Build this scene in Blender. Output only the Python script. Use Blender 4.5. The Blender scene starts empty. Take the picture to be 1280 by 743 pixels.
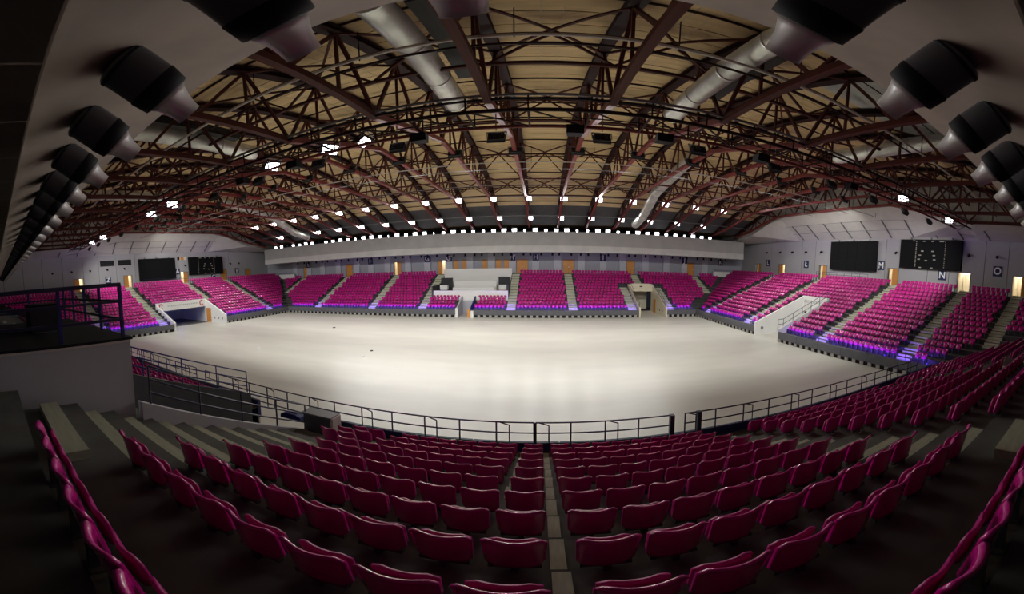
import bpy, math, random
import numpy as np
from mathutils import Vector, Matrix
random.seed(7)
PI = math.pi
sc = bpy.context.scene
C = sc.collection

# ------------------------------------------------------------------ camera, world, exposure
EYE = 6.5                                   # eye height above the arena floor
F = 437.0                                   # panorama pixels per radian (1280 x 743 frame)
cam_data = bpy.data.cameras.new('camera')
cam = bpy.data.objects.new('camera', cam_data); C.objects.link(cam)
cam_data.type = 'PANO'
for holder in (cam_data, getattr(cam_data, 'cycles', None)):
    try:
        holder.panorama_type = 'EQUIRECTANGULAR'
        holder.longitude_min = -640 / F; holder.longitude_max = 640 / F
        holder.latitude_min = -371.5 / F; holder.latitude_max = 371.5 / F
    except Exception:
        pass
cam.location = (0, 0, EYE)
pitch, yaw, roll = 0.087, 0.084, 0.005
cam.rotation_mode = 'QUATERNION'
cam.rotation_quaternion = (Matrix.Rotation(yaw, 3, 'Z') @ Matrix.Rotation(-pitch, 3, 'X') @
                           Matrix.Rotation(roll, 3, 'Y') @ Matrix.Rotation(PI / 2, 3, 'X')).to_quaternion()
cam_data.clip_start = 0.05; cam_data.clip_end = 500
sc.camera = cam
w = bpy.data.worlds.new('world'); sc.world = w; w.use_nodes = True
w.node_tree.nodes['Background'].inputs[0].default_value = (0.5, 0.55, 0.65, 1)
w.node_tree.nodes['Background'].inputs[1].default_value = 0.02
sc.view_settings.view_transform = 'Standard'; sc.view_settings.look = 'None'
sc.view_settings.gamma = 1.0; sc.view_settings.use_curve_mapping = False
sc.view_settings.exposure = 0.0
try:
    sc.cycles.use_denoising = True
    sc.cycles.max_bounces = 8
    sc.cycles.sample_clamp_indirect = 4.0
except Exception:
    pass
LAMP = 9.0                                  # radiance of the floodlight lenses
WASH = 7.5                                  # watts per metre of the blue front strips
BEAM = 1500.0                                 # watts of each floodlight beam

# ------------------------------------------------------------------ materials
MAT = {}
def mat(name, col, rough=0.6, metal=0.0, noise=0.0, scale=4.0, bump=0.0, coat=0.0, emit=0.0, spec=0.5, stretch=None):
    m = bpy.data.materials.new(name); m.use_nodes = True
    nt = m.node_tree; b = nt.nodes['Principled BSDF']
    b.inputs['Base Color'].default_value = (*col, 1); b.inputs['Roughness'].default_value = rough
    b.inputs['Metallic'].default_value = metal; b.inputs['Specular IOR Level'].default_value = spec
    if coat: b.inputs['Coat Weight'].default_value = coat; b.inputs['Coat Roughness'].default_value = 0.15
    if emit:
        b.inputs['Emission Color'].default_value = (*col, 1); b.inputs['Emission Strength'].default_value = emit
    if noise or bump:
        tc = nt.nodes.new('ShaderNodeTexCoord'); n = nt.nodes.new('ShaderNodeTexNoise')
        n.inputs['Scale'].default_value = scale; n.inputs['Detail'].default_value = 5
        src = tc.outputs['Object']
        if stretch:
            mp = nt.nodes.new('ShaderNodeMapping'); mp.inputs['Scale'].default_value = stretch
            nt.links.new(src, mp.inputs['Vector']); src = mp.outputs['Vector']
        nt.links.new(src, n.inputs['Vector'])
        if noise:
            r = nt.nodes.new('ShaderNodeValToRGB')
            r.color_ramp.elements[0].position = 0.3; r.color_ramp.elements[1].position = 0.7
            r.color_ramp.elements[0].color = (*[max(0, c * (1 - noise)) for c in col], 1)
            r.color_ramp.elements[1].color = (*[min(1, c * (1 + noise)) for c in col], 1)
            nt.links.new(n.outputs['Fac'], r.inputs['Fac']); nt.links.new(r.outputs['Color'], b.inputs['Base Color'])
        if bump:
            bp = nt.nodes.new('ShaderNodeBump'); bp.inputs['Strength'].default_value = bump; bp.inputs['Distance'].default_value = 0.02
            nt.links.new(n.outputs['Fac'], bp.inputs['Height']); nt.links.new(bp.outputs['Normal'], b.inputs['Normal'])
    MAT[name] = m
    return m
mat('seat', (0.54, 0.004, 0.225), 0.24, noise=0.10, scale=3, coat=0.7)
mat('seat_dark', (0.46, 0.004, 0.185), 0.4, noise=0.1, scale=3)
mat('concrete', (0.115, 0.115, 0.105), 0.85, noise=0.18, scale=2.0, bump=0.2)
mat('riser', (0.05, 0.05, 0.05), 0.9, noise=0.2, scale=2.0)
mat('step', (0.47, 0.48, 0.36), 0.85, noise=0.15, scale=3.0, bump=0.2)
mat('floor', (0.675, 0.665, 0.59), 0.34, noise=0.07, scale=0.35, bump=0.02, stretch=(0.5, 1.6, 1))
mat('floor_mark', (0.34, 0.32, 0.27), 0.7)
mat('wall', (0.36, 0.37, 0.42), 0.8, noise=0.05, scale=0.6)
mat('wall_side', (0.42, 0.41, 0.43), 0.8, noise=0.05, scale=0.6)
mat('pilaster', (0.50, 0.51, 0.56), 0.8, noise=0.04, scale=0.8)
mat('bulkhead_warm_bounce', (0.44, 0.37, 0.31), 0.85, noise=0.16, scale=0.9, bump=0.05)  # warm bounce from the ceiling is mixed into this bulkhead colour
mat('bulkhead_upper', (0.42, 0.41, 0.40), 0.85, noise=0.07, scale=0.7)  # darker than the lower band, so floor bounce is painted as contrast
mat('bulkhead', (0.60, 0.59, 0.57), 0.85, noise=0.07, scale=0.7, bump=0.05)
mat('soffit_panel', (0.16, 0.155, 0.15), 0.9, noise=0.1, scale=1.5)
mat('white_panel', (0.74, 0.71, 0.66), 0.75, noise=0.05, scale=1.0)
mat('white', (0.78, 0.78, 0.76), 0.6, noise=0.03, scale=1.0)
mat('cream', (0.74, 0.68, 0.52), 0.7, noise=0.05, scale=1.0)
mat('ceiling', (0.70, 0.52, 0.27), 0.8, noise=0.14, scale=1.2, stretch=(0.4, 2.5, 1))
mat('ceiling_far', (0.67, 0.50, 0.28), 0.8, noise=0.14, scale=1.2, stretch=(0.4, 2.5, 1))
mat('ceiling_back', (0.20, 0.14, 0.08), 0.9)
mat('batten', (0.62, 0.52, 0.34), 0.7)
mat('corrugated', (0.46, 0.47, 0.43), 0.5, metal=0.4, noise=0.1)
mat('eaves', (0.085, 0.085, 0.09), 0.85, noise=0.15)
mat('dark_wall', (0.035, 0.033, 0.036), 0.9, noise=0.2)
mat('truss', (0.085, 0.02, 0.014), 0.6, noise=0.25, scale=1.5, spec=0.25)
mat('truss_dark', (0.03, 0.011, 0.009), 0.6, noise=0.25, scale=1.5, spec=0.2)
mat('truss_lit_red', (0.19, 0.022, 0.018), 0.5, noise=0.25, scale=1.5)  # truss red brightened as if floodlit; the light is in the colour
mat('black', (0.010, 0.010, 0.012), 0.7, spec=0.25)
mat('black_soft', (0.022, 0.022, 0.026), 0.7, noise=0.2)
mat('screen', (0.004, 0.004, 0.005), 0.7, noise=0.2, scale=5, spec=0.15)
mat('galvanised', (0.74, 0.76, 0.70), 0.33, metal=0.5, noise=0.18, scale=1.6, bump=0.05)
mat('duct_dark', (0.025, 0.025, 0.022), 0.6, noise=0.2)
mat('nozzle_body', (0.075, 0.075, 0.088), 0.38, noise=0.15, scale=2)
mat('nozzle_silver', (0.86, 0.86, 0.85), 0.36, metal=0.35)
mat('pipe_white', (0.62, 0.60, 0.55), 0.45)
mat('blue_paint', (0.010, 0.016, 0.16), 0.4)
mat('rail_dark', (0.014, 0.017, 0.055), 0.4)
mat('kerb', (0.115, 0.115, 0.13), 0.75, noise=0.1)
mat('kerb_blue', (0.018, 0.026, 0.12), 0.6, noise=0.1)
mat('kerb_slot', (0.42, 0.41, 0.38), 0.8)
mat('wood', (0.62, 0.27, 0.055), 0.5, noise=0.18, scale=2.0, stretch=(6, 6, 0.6))
mat('corridor', (0.80, 0.74, 0.62), 0.8)
mat('navy', (0.010, 0.018, 0.085), 0.5)
mat('letter', (0.85, 0.85, 0.86), 0.5)
mat('digit', (0.40, 0.38, 0.30), 0.6)
mat('crest_red', (0.55, 0.02, 0.04), 0.5)
mat('faint_ink', (0.42, 0.48, 0.42), 0.7)
mat('steel_grey', (0.22, 0.22, 0.23), 0.5, metal=0.3)
mat('leg_dark', (0.06, 0.06, 0.065), 0.6)
mat('parapet_grey', (0.47, 0.47, 0.52), 0.8, noise=0.06, scale=1.2)
mat('parapet_dark', (0.07, 0.07, 0.075), 0.8, noise=0.1)
mat('lens', (0.93, 0.93, 1.0), 0.3, emit=LAMP)
mat('lens_off', (0.10, 0.10, 0.11), 0.2)
mat('led_blue', (0.16, 0.07, 1.0), 0.5, emit=6.0)
mat('blue_lamp', (0.03, 0.07, 1.0), 0.5, emit=9.0)
mat('corridor_lamp', (1.0, 0.90, 0.72), 0.5, emit=6.0)
mat('green_sign', (0.02, 0.30, 0.14), 0.5)

# ------------------------------------------------------------------ helpers
class MB:
    def __init__(s): s.v = []; s.f = []
    def add(s, vs, fs):
        n = len(s.v); s.v += [tuple(p) for p in vs]; s.f += [tuple(i + n for i in f) for f in fs]; return s
    def box(s, x0, x1, y0, y1, z0, z1):
        return s.add([(x0, y0, z0), (x1, y0, z0), (x1, y1, z0), (x0, y1, z0), (x0, y0, z1), (x1, y0, z1), (x1, y1, z1), (x0, y1, z1)],
                     [(0, 3, 2, 1), (4, 5, 6, 7), (0, 1, 5, 4), (1, 2, 6, 5), (2, 3, 7, 6), (3, 0, 4, 7)])
    def bar(s, p0, p1, wd, ht=None, up=(0, 0, 1)):
        ht = ht or wd; p0 = Vector(p0); p1 = Vector(p1); d = (p1 - p0).normalized(); u = Vector(up)
        if abs(d.dot(u)) > 0.98: u = Vector((0, 1, 0))
        a = d.cross(u).normalized(); b = a.cross(d)
        q = [(-1, -1), (1, -1), (1, 1), (-1, 1)]
        vs = [p + a * (i * wd / 2) + b * (j * ht / 2) for p in (p0, p1) for i, j in q]
        return s.add(vs, [(3, 2, 1, 0), (4, 5, 6, 7), (0, 1, 5, 4), (1, 2, 6, 5), (2, 3, 7, 6), (3, 0, 4, 7)])
    def tube(s, p0, p1, r, n=8, r1=None, caps=True):
        r1 = r if r1 is None else r1
        p0 = Vector(p0); p1 = Vector(p1); d = (p1 - p0).normalized(); u = Vector((0, 0, 1))
        if abs(d.dot(u)) > 0.98: u = Vector((0, 1, 0))
        a = d.cross(u).normalized(); b = a.cross(d)
        vs = [p + (a * math.cos(2 * PI * i / n) + b * math.sin(2 * PI * i / n)) * q for p, q in ((p0, r), (p1, r1)) for i in range(n)]
        fs = [(i, (i + 1) % n, n + (i + 1) % n, n + i) for i in range(n)]
        if caps: fs += [tuple(range(n - 1, -1, -1)), tuple(range(n, 2 * n))]
        return s.add(vs, fs)
    def prism(s, poly, axis, a0, a1):
        """poly: 2-D points in the plane across axis ('x': (y,z), 'y': (x,z), 'z': (x,y))"""
        def mk(p, a): return {'x': (a, p[0], p[1]), 'y': (p[0], a, p[1]), 'z': (p[0], p[1], a)}[axis]
        n = len(poly); vs = [mk(p, a0) for p in poly] + [mk(p, a1) for p in poly]
        fs = [(i, (i + 1) % n, n + (i + 1) % n, n + i) for i in range(n)] + [tuple(range(n - 1, -1, -1)), tuple(range(n, 2 * n))]
        return s.add(vs, fs)
    def quad(s, a, b, c, d): return s.add([a, b, c, d], [(0, 1, 2, 3)])
    def build(s, name, m, parent=None, smooth=False):
        o = (0, 0, 0) if parent is None else world_loc(parent)
        me = bpy.data.meshes.new(name)
        me.from_pydata([(x - o[0], y - o[1], z - o[2]) for x, y, z in s.v], [], s.f)
        me.materials.append(MAT[m])
        if smooth: me.polygons.foreach_set('use_smooth', [True] * len(me.polygons))
        me.update()
        return link(name, me, parent)
WLOC = {}
def world_loc(o): return WLOC.get(o, (0, 0, 0))
def link(name, data, parent=None):
    o = bpy.data.objects.new(name, data); C.objects.link(o)
    if parent is not None:
        o.parent = parent; WLOC[o] = world_loc(parent)
    return o
def tag(o, label, cat=None, group=None, kind=None):
    o['label'] = label
    if cat: o['category'] = cat
    if group: o['group'] = group
    if kind: o['kind'] = kind
    return o
def thing(name, loc, label, cat, group=None, kind=None):
    o = bpy.data.objects.new(name, None); C.objects.link(o); o.location = loc; o.empty_display_size = 0.2
    WLOC[o] = tuple(loc)
    return tag(o, label, cat, group, kind)
UNIT = {}
def unit(m, shape='box'):
    k = (m, shape)
    if k not in UNIT:
        b = MB()
        if shape == 'box': b.box(-.5, .5, -.5, .5, 0, 1)
        else: b.tube((0, 0, 0), (0, 0, 1), .5, 8)
        me = bpy.data.meshes.new('unit_' + shape); me.from_pydata(b.v, [], b.f); me.materials.append(MAT[m])
        if shape != 'box': me.polygons.foreach_set('use_smooth', [len(p.vertices) == 4 for p in me.polygons])
        UNIT[k] = me
    return UNIT[k]
def bar_obj(name, p0, p1, wd, ht, m, parent, shape='box'):
    """one member as its own object sharing a unit mesh"""
    o = link(name, unit(m, shape), parent); p0 = Vector(p0); p1 = Vector(p1); d = p1 - p0
    q = d.to_track_quat('Z', 'Y')
    o.rotation_mode = 'QUATERNION'; o.rotation_quaternion = q
    o.scale = (wd, ht, d.length); o.location = p0 - Vector(world_loc(parent)) if parent is not None else p0
    return o
def box_obj(name, x0, x1, y0, y1, z0, z1, m, parent):
    o = link(name, unit(m), parent); L = world_loc(parent) if parent is not None else (0, 0, 0)
    o.scale = (x1 - x0, y1 - y0, z1 - z0); o.location = ((x0 + x1) / 2 - L[0], (y0 + y1) / 2 - L[1], z0 - L[2])
    return o
ORD = ['zeroth', 'first', 'second', 'third', 'fourth', 'fifth', 'sixth', 'seventh', 'eighth', 'ninth', 'tenth', 'eleventh', 'twelfth',
       'thirteenth', 'fourteenth', 'fifteenth', 'sixteenth', 'seventeenth', 'eighteenth', 'nineteenth']
TENS = {20: 'twent', 30: 'thirt', 40: 'fort', 50: 'fift', 60: 'sixt'}
def ordn(n):
    if n < 20: return ORD[n]
    t, u = n // 10 * 10, n % 10
    return TENS[t] + ('ieth' if u == 0 else 'y-' + ORD[u])
def copy_tree(o, parent=None):
    c = o.copy(); C.objects.link(c); c.parent = parent
    for ch in o.children: copy_tree(ch, c)
    return c

# ------------------------------------------------------------------ plan of the hall
FX0, FX1, FY0, FY1 = -39.0, 20.9, 9.75, 43.8        # arena floor
WY1, WY0 = 56.2, -3.0                                # far and near walls
WX1, WX0 = 36.0, -55.5                               # right and left walls
P, F0, DECK = 0.8, 0.2, 0.85
class Stand:
    def __init__(s, O, u, v, L, n, rise, rot, dmax): s.O, s.u, s.v, s.L, s.n, s.rise, s.rot, s.dmax = Vector(O), Vector(u), Vector(v), L, n, rise, rot, dmax
    def at(s, a, d, z): return (s.O.x + s.u.x * a + s.v.x * d, s.O.y + s.u.y * a + s.v.y * d, z)
FAR = Stand((FX0, FY1), (1, 0), (0, 1), FX1 - FX0, 13, .36, PI, WY1 - FY1)
RIGHT = Stand((FX1, FY1), (0, -1), (1, 0), FY1 - FY0, 15, .36, PI / 2, WX1 - FX1)
LEFT = Stand((FX0, FY0), (0, 1), (-1, 0), FY1 - FY0, 15, .36, -PI / 2, FX0 - WX0)
NEAR = Stand((FX1, FY0), (-1, 0), (0, -1), FX1 - FX0, 11, .32, 0, FY0 - WY0)
# gaps cut by the entrances: (from, to, rows below this one are cut)
FAR.gaps = [(12.7 + 39, 16.6 + 39, 8), (-10.9 + 39, -8.9 + 39, 4), (-15.2 + 39, -4.6 + 39, 99, 4)]
RIGHT.gaps = [(43.8 - 29.5, 43.8 - 25.5, 8)]
LEFT.gaps = [(22.0 - 9.75, 30.6 - 9.75, 6)]
NEAR.gaps = [(20.9 + 7.1, 20.9 + 10.6, 8)]
for S in (FAR, RIGHT, LEFT, NEAR): S.gaps = [g if len(g) == 4 else (*g, 0) for g in S.gaps]
def treads(S):
    out = [(0, F0, DECK)]
    for k in range(S.n): out.append((F0 + k * P, F0 + (k + 1) * P, DECK + k * S.rise))
    return out
def ends(S, d):
    """row length limits at depth d, mitred with the neighbouring stands and cut by the walls"""
    a0, a1 = -d, S.L + d
    lim = {FAR: (WX0, WX1), NEAR: (WX0, WX1), RIGHT: (WY0, WY1), LEFT: (WY0, WY1)}[S]
    for_a = []
    for a in (a0, a1):
        x, y, _ = S.at(a, d, 0); t = x if abs(S.u.x) > 0 else y
        t = min(max(t, lim[0]), lim[1])
        for_a.append((t - S.O.x) * S.u.x if abs(S.u.x) > 0 else (t - S.O.y) * S.u.y)
    return for_a

# ------------------------------------------------------------------ floor
b = MB(); b.box(FX0 - 15, FX1 + 14, FY0 - 9, FY1 + 11, -.3, -.02)
tag(b.build('floor_slab', 'riser'), 'dark concrete slab under the terraces', kind='structure')
b = MB(); b.box(FX0 - 6.2, FX1 + 7, FY0 - 6.8, FY1 + 7, -.02, 0.0)
tag(b.build('floor', 'floor'), 'pale beige arena floor, wide, empty and slightly scuffed', kind='structure')

# ------------------------------------------------------------------ terraces
LEFT_PLATFORM = (-13.5, -7.1, WY0 + .05, 2.86, 5.3)
def terrace(S, label):
    root = thing('seating_terrace', S.at(S.L / 2, 0, 0), label, None, kind='structure')
    tr, ri = MB(), MB()
    rows = treads(S); top = rows[-1]
    prevz = 0.0
    for j, (d0, d1, z) in enumerate(rows):
        k = j - 1
        if S is NEAR and k == 10: d1 = d0 + 1.2
        # split the row at the gaps
        segs = [(0, 1)]
        cuts = sorted((g[0], g[1]) for g in S.gaps if g[3] <= max(k, 0) < g[2])
        e0, e1 = ends(S, d0), ends(S, d1)
        pts = [None] + [c for g in cuts for c in g] + [None]
        for q in range(0, len(pts), 2):
            a0f, a0b = (e0[0], e1[0]) if pts[q] is None else (pts[q], pts[q])
            a1f, a1b = (e0[1], e1[1]) if pts[q + 1] is None else (pts[q + 1], pts[q + 1])
            tr.quad(S.at(a0f, d0, z), S.at(a1f, d0, z), S.at(a1b, d1, z), S.at(a0b, d1, z))
            if j > 0: ri.quad(S.at(a0f, d0, prevz), S.at(a1f, d0, prevz), S.at(a1f, d0, z), S.at(a0f, d0, z))
        prevz = z; dl = d1
    zc = prevz + (0.23 if S is not NEAR else .45)
    if S in (RIGHT, LEFT): zc = prevz + .02
    e0, e1 = ends(S, dl), ends(S, S.dmax)
    if S is FAR:
        for a, c in ((e0[0], 23.8), (34.4, e0[1])):
            tr.quad(S.at(a, dl, zc), S.at(c, dl, zc), S.at(c, S.dmax, zc), S.at(a, S.dmax, zc))
    else:
        tr.quad(S.at(e0[0], dl, zc), S.at(e0[1], dl, zc), S.at(e1[1], S.dmax, zc), S.at(e1[0], S.dmax, zc))
    ri.quad(S.at(e0[0], dl, prevz), S.at(e0[1], dl, prevz), S.at(e0[1], dl, zc), S.at(e0[0], dl, zc))
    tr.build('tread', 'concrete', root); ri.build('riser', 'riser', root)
    S.zc = zc; S.root = root
    # front kerb: fascia panels, slotted base and blue light strip
    cuts = [0.0] + [c for g in sorted((g[0], g[1]) for g in S.gaps if g[3] == 0) for c in g] + [S.L]
    slot, led, rec = MB(), MB(), MB()
    def seg(bm, a0, a1, d0, d1, z0, z1):
        p, q = S.at(a0, d0, 0), S.at(a1, d1, 0)
        bm.box(min(p[0], q[0]), max(p[0], q[0]), min(p[1], q[1]), max(p[1], q[1]), z0, z1)
    for q in range(0, len(cuts), 2):
        a, e = cuts[q], cuts[q + 1]; n = max(1, round((e - a) / 2.5))
        seg(rec, a, e, .10, .16, 0, .45)
        for i in range(n):
            x0 = a + (e - a) * i / n + .01; x1 = a + (e - a) * (i + 1) / n - .01
            p0, p1 = S.at(x0, -.06, 0), S.at(x1, .10, 0)
            box_obj('fascia_panel', min(p0[0], p1[0]), max(p0[0], p1[0]), min(p0[1], p1[1]), max(p0[1], p1[1]), .33, 1.14 if S is NEAR else .98, 'kerb_blue' if S is NEAR else 'kerb', root)
        x = a
        while x < e - .3:
            seg(slot, x, x + .32, .02, .10, .02, .33); x += .75
        if S is not NEAR:
            seg(led, a + .2, e - .2, .105, .125, .87, .92)
            L = bpy.data.lights.new('led_wash', 'AREA'); L.shape = 'RECTANGLE'; L.size = e - a - .6; L.size_y = .06; L.energy = WASH * (e - a); L.color = (.20, .09, 1.0); L.spread = math.radians(75)
            q = bpy.data.objects.new('led_wash', L); C.objects.link(q); q.parent = root
            pw = Vector(S.at((a + e) / 2, .02, 1.08)); q.location = pw - Vector(world_loc(root))
            dv = Vector((S.v.x, S.v.y, .22)); q.rotation_mode = 'QUATERNION'; q.rotation_quaternion = dv.to_track_quat('-Z', 'Y')
    slot.build('slotted_base', 'kerb_slot', root); rec.build('recess_back', 'black', root)
    if S is not NEAR: tag(led.build('led_strip', 'led_blue', root), 'blue light strip along the front kerb')
    return root
terrace(FAR, 'stepped concrete seating terrace along the far long side')
terrace(RIGHT, 'stepped concrete seating terrace at the right end below the screens')
terrace(LEFT, 'stepped concrete seating terrace at the left end below the screens')
terrace(NEAR, 'dark stepped concrete seating terrace in the foreground')

# ------------------------------------------------------------------ walls
ZW = 11.7
def panel_wall(name, label, plane, joints, lo, hi, holes, m, inward, z0, z1, thick=.25):
    """wall of upright panels in plane x=plane; holes (y0,y1,z0,z1); inward: direction of the room along x"""
    root = thing(name, (plane, (lo + hi) / 2, z0), label, None, kind='structure')
    ed = sorted(set([lo, hi] + joints + [h[0] for h in holes] + [h[1] for h in holes]))
    for a, c in zip(ed[:-1], ed[1:]):
        mid = (a + c) / 2; g0 = .03 if a in joints else 0; g1 = .03 if c in joints else 0
        hs = [h for h in holes if h[0] <= mid <= h[1]]
        zz = [(z0, z1)] if not hs else [(z0, hs[0][2]), (hs[0][3], z1)]
        x0, x1 = sorted((plane, plane - inward * thick))
        for p, q in zz:
            if q - p > .02: box_obj('wall_panel', x0, x1, a + g0, c - g1, p, q, m, root)
    x0, x1 = sorted((plane - inward * thick * .4, plane - inward * (thick + .1)))
    bk = MB(); ys = sorted([lo] + [v for h in holes for v in h[:2]] + [hi])
    for a, c in zip(ys[:-1], ys[1:]):
        hs = [h for h in holes if h[0] < (a + c) / 2 < h[1]]
        for p, q in ([(z0, z1)] if not hs else [(z0, hs[0][2]), (hs[0][3], z1)]): bk.box(x0, x1, a, c, p, q)
    bk.build('joint_backing', 'black_soft', root)
    return root
R_DOORS = [(50.6, 5.9, 'half'), (44.0, 5.9, 'leaf_right'), (34.8, 5.9, 'leaf_left'), (23.0, 5.9, 'wide_leaf'), (13.8, 5.9, 'open'), (7.5, 5.9, 'leaf_far')]
L_DOORS = [(14.2, 5.9, 'leaf_right'), (22.9, 5.9, 'leaf_right'), (34.2, 5.9, 'leaf_left'), (43.5, 5.9, 'shut'), (50.0, 5.9, 'shut')]
RH = [(y - .75, y + .75, 5.9, 8.05) for y, _, _ in R_DOORS]
LH = [(y - .75, y + .75, 5.9, 8.05) for y, _, _ in L_DOORS]
panel_wall('wall_right', 'grey panelled end wall on the right carrying the screen and scoreboard', WX1, [4.6, 8.9, 11.5, 15.6, 18.3, 24.2, 28.4, 36.5, 39.4, 47.0], WY0, WY1, RH, 'wall_side', -1, 5.0, ZW)
panel_wall('wall_left', 'grey panelled end wall on the left carrying the screen and scoreboard', WX0, [2.0, 5.2, 8.3, 11.6, 15.1, 17.8, 20.9, 24.4, 28.5, 33.1, 39.0, 45.0], WY0, WY1, LH, 'wall_side', 1, 5.0, ZW)
root = thing('wall_far', (-9, WY1, 5), 'blue-grey far wall with pale pilasters under the bulkhead', None, kind='structure')
FAR_DOORS = [(-44.5, 'shut'), (-34.2, 'shut'), (-24.4, 'leaf_left'), (-16.4, 'leaf_right'), (-3.05, 'double'), (4.4, 'double'), (14.6, 'shut'), (25.4, 'shut')]
ed = sorted([WX0, WX1] + [x + s * (.9 if t == 'double' else .65) for x, t in FAR_DOORS for s in (-1, 1)])
for i, (a, c) in enumerate(zip(ed[:-1], ed[1:])):
    if i % 2 == 0: box_obj('wall_panel', a, c, WY1, WY1 + .3, 4.5, 8.75, 'wall', root)
    else:
        box_obj('wall_panel', a, c, WY1, WY1 + .3, 7.65, 8.75, 'wall', root); box_obj('wall_panel', a, c, WY1, WY1 + .3, 4.5, 5.4, 'wall', root)
PIL = [-47.2, -43.6, -40.2, -36.5, -32.4, -29.5, -26.2, -22.3, -18.8, -15.0, -11.5, -8.0, -4.6, -0.9, 2.6, 6.4, 9.9, 13.2, 17.1, 20.8, 24.1, 28.1]
for x in PIL:
    box_obj('pilaster', x - .55, x + .55, WY1 - .35, WY1 - .002, 5.4, 8.69, 'pilaster', root)
# walls closing the roof void; the upper far one is coloured dark for shade
for nm, x0, x1, y0, y1, lb in (('wall_far_upper', WX0, WX1, WY1, WY1 + .3, 'upper wall, shade painted dark, in the roof void above the far bulkhead'),
                               ('wall_near', WX0, WX1, WY0 - .3, WY0, 'dark wall at the back of the foreground terrace')):
    z0 = 8.75 if nm == 'wall_far_upper' else 0
    tag(MB().box(x0, x1, y0, y1, z0, 14.2).build(nm, 'dark_wall'), lb, kind='structure')

# ------------------------------------------------------------------ bulkheads and their ceilings
BX0, BX1 = -51.0, 33.0
t = thing('trim_1', (-9, 51, 8.7), 'long pale bulkhead band with painted-in floor bounce across the far side above the letter signs', None, kind='structure')
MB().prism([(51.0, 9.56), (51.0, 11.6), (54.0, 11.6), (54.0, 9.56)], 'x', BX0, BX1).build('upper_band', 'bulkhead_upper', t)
MB().prism([(50.93, 9.56), (54.0, 9.56), (54.0, 8.66), (53.4, 8.6), (50.93, 8.6)], 'x', BX0, BX1).build('lower_band', 'bulkhead', t)  # lighter tone carries the floor bounce in its colour
tag(MB().prism([(2.97, 9.56), (.6, 8.6), (0.0, 8.6), (0.0, 11.6), (2.97, 11.6)], 'x', WX0, WX1).build('trim_2', 'bulkhead_warm_bounce'),
    'sloping bulkhead soffit overhead, browned by painted-in ceiling bounce, carrying the air nozzles', kind='structure')
root = thing('ceiling_soffit', (-9, -1.2, 8.6), 'dark panelled low ceiling behind the overhead bulkhead', None, kind='structure')
x = WX0
while x < WX1 - .5:
    for y0, y1 in ((-3.0, -1.8), (-1.8, -.6), (-.6, .59)):
        box_obj('soffit_panel', x + .015, min(x + 1.2, WX1) - .015, y0 + .015, y1 - .015, 8.6, 8.66, 'soffit_panel', root)
    x += 1.2
tag(MB().box(WX0, WX1, -3.0, .6, 8.66, 8.75).build('soffit_backing', 'black_soft'), 'black gap backing above the low soffit panels', kind='structure')
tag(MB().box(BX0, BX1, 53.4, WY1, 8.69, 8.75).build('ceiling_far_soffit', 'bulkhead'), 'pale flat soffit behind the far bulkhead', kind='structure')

# ------------------------------------------------------------------ roof
YM = 26.8
def ceil_z(y):
    u = min(1.0, abs(y - YM) / 24.4)
    return EYE + ((7.2 + 4.6 * (1 - u * u)) if y < YM else (6.2 + 5.6 * (1 - u * u)))
TX = [2.36 + 4.13 * k for k in range(-13, 8)]
root = thing('ceiling', (-9, YM, ceil_z(YM)), 'vaulted timber-panel roof lining behind the brown trusses', None, kind='structure')
NP = 40; ys = [2.4 + (51.2 - 2.4) * i / NP for i in range(NP + 1)]
bays = [TX[0] - .2] + TX[1:-1] + [TX[-1] + .2]
rest, batt, eaves = MB(), MB(), MB()
cells = []
for i in range(NP):
    for j in range(len(bays) - 1):
        xm = (bays[j] + bays[j + 1]) / 2; ym = (ys[i] + ys[i + 1]) / 2
        dd = xm * xm + ym * ym + (ceil_z(ym) - EYE) ** 2
        vis = (ceil_z(ym) - EYE) / max(ym, .1) < 1.05
        cells.append((dd if vis else 1e9, i, j))
cells.sort()
CORR = [(15, i) for i in range(3, 8)] + [(16, i) for i in range(3, 8)]
for n, (dd, i, j) in enumerate(cells):
    x0, x1, y0, y1 = bays[j], bays[j + 1], ys[i], ys[i + 1]
    z0, z1 = ceil_z(y0), ceil_z(y1); g = .025
    if (j, i) in CORR: continue
    def cell(bm):
        vs = [(x0 + g, y0 + g, z0), (x1 - g, y0 + g, z0), (x1 - g, y1 - g, z1), (x0 + g, y1 - g, z1)]
        bm.add(vs + [(a, b_, c + .06) for a, b_, c in vs], [(0, 3, 2, 1), (4, 5, 6, 7), (0, 1, 5, 4), (1, 2, 6, 5), (2, 3, 7, 6), (3, 0, 4, 7)])
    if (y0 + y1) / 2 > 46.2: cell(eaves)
    elif n < 300:
        bm = MB(); cell(bm); bm.build('ceiling_panel', 'ceiling', root)
    else: cell(rest)
o = rest.build('ceiling_panel_field', 'ceiling_far', root); o['kind'] = 'stuff'
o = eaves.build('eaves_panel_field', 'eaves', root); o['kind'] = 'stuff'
for j in range(len(bays) - 1):
    xm = (bays[j] + bays[j + 1]) / 2
    for dx in (-.33, .33):
        for i in range(NP - 4):
            if (j, i) in CORR: continue
            batt.bar((xm + dx, ys[i], ceil_z(ys[i]) - .01), (xm + dx, ys[i + 1], ceil_z(ys[i + 1]) - .01), .035, .03)
batt.build('batten', 'batten', root)
bk = MB()
for i in range(NP):
    bk.quad((bays[0], ys[i], ceil_z(ys[i]) + .09), (bays[-1], ys[i], ceil_z(ys[i]) + .09), (bays[-1], ys[i + 1], ceil_z(ys[i + 1]) + .09), (bays[0], ys[i + 1], ceil_z(ys[i + 1]) + .09))
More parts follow.
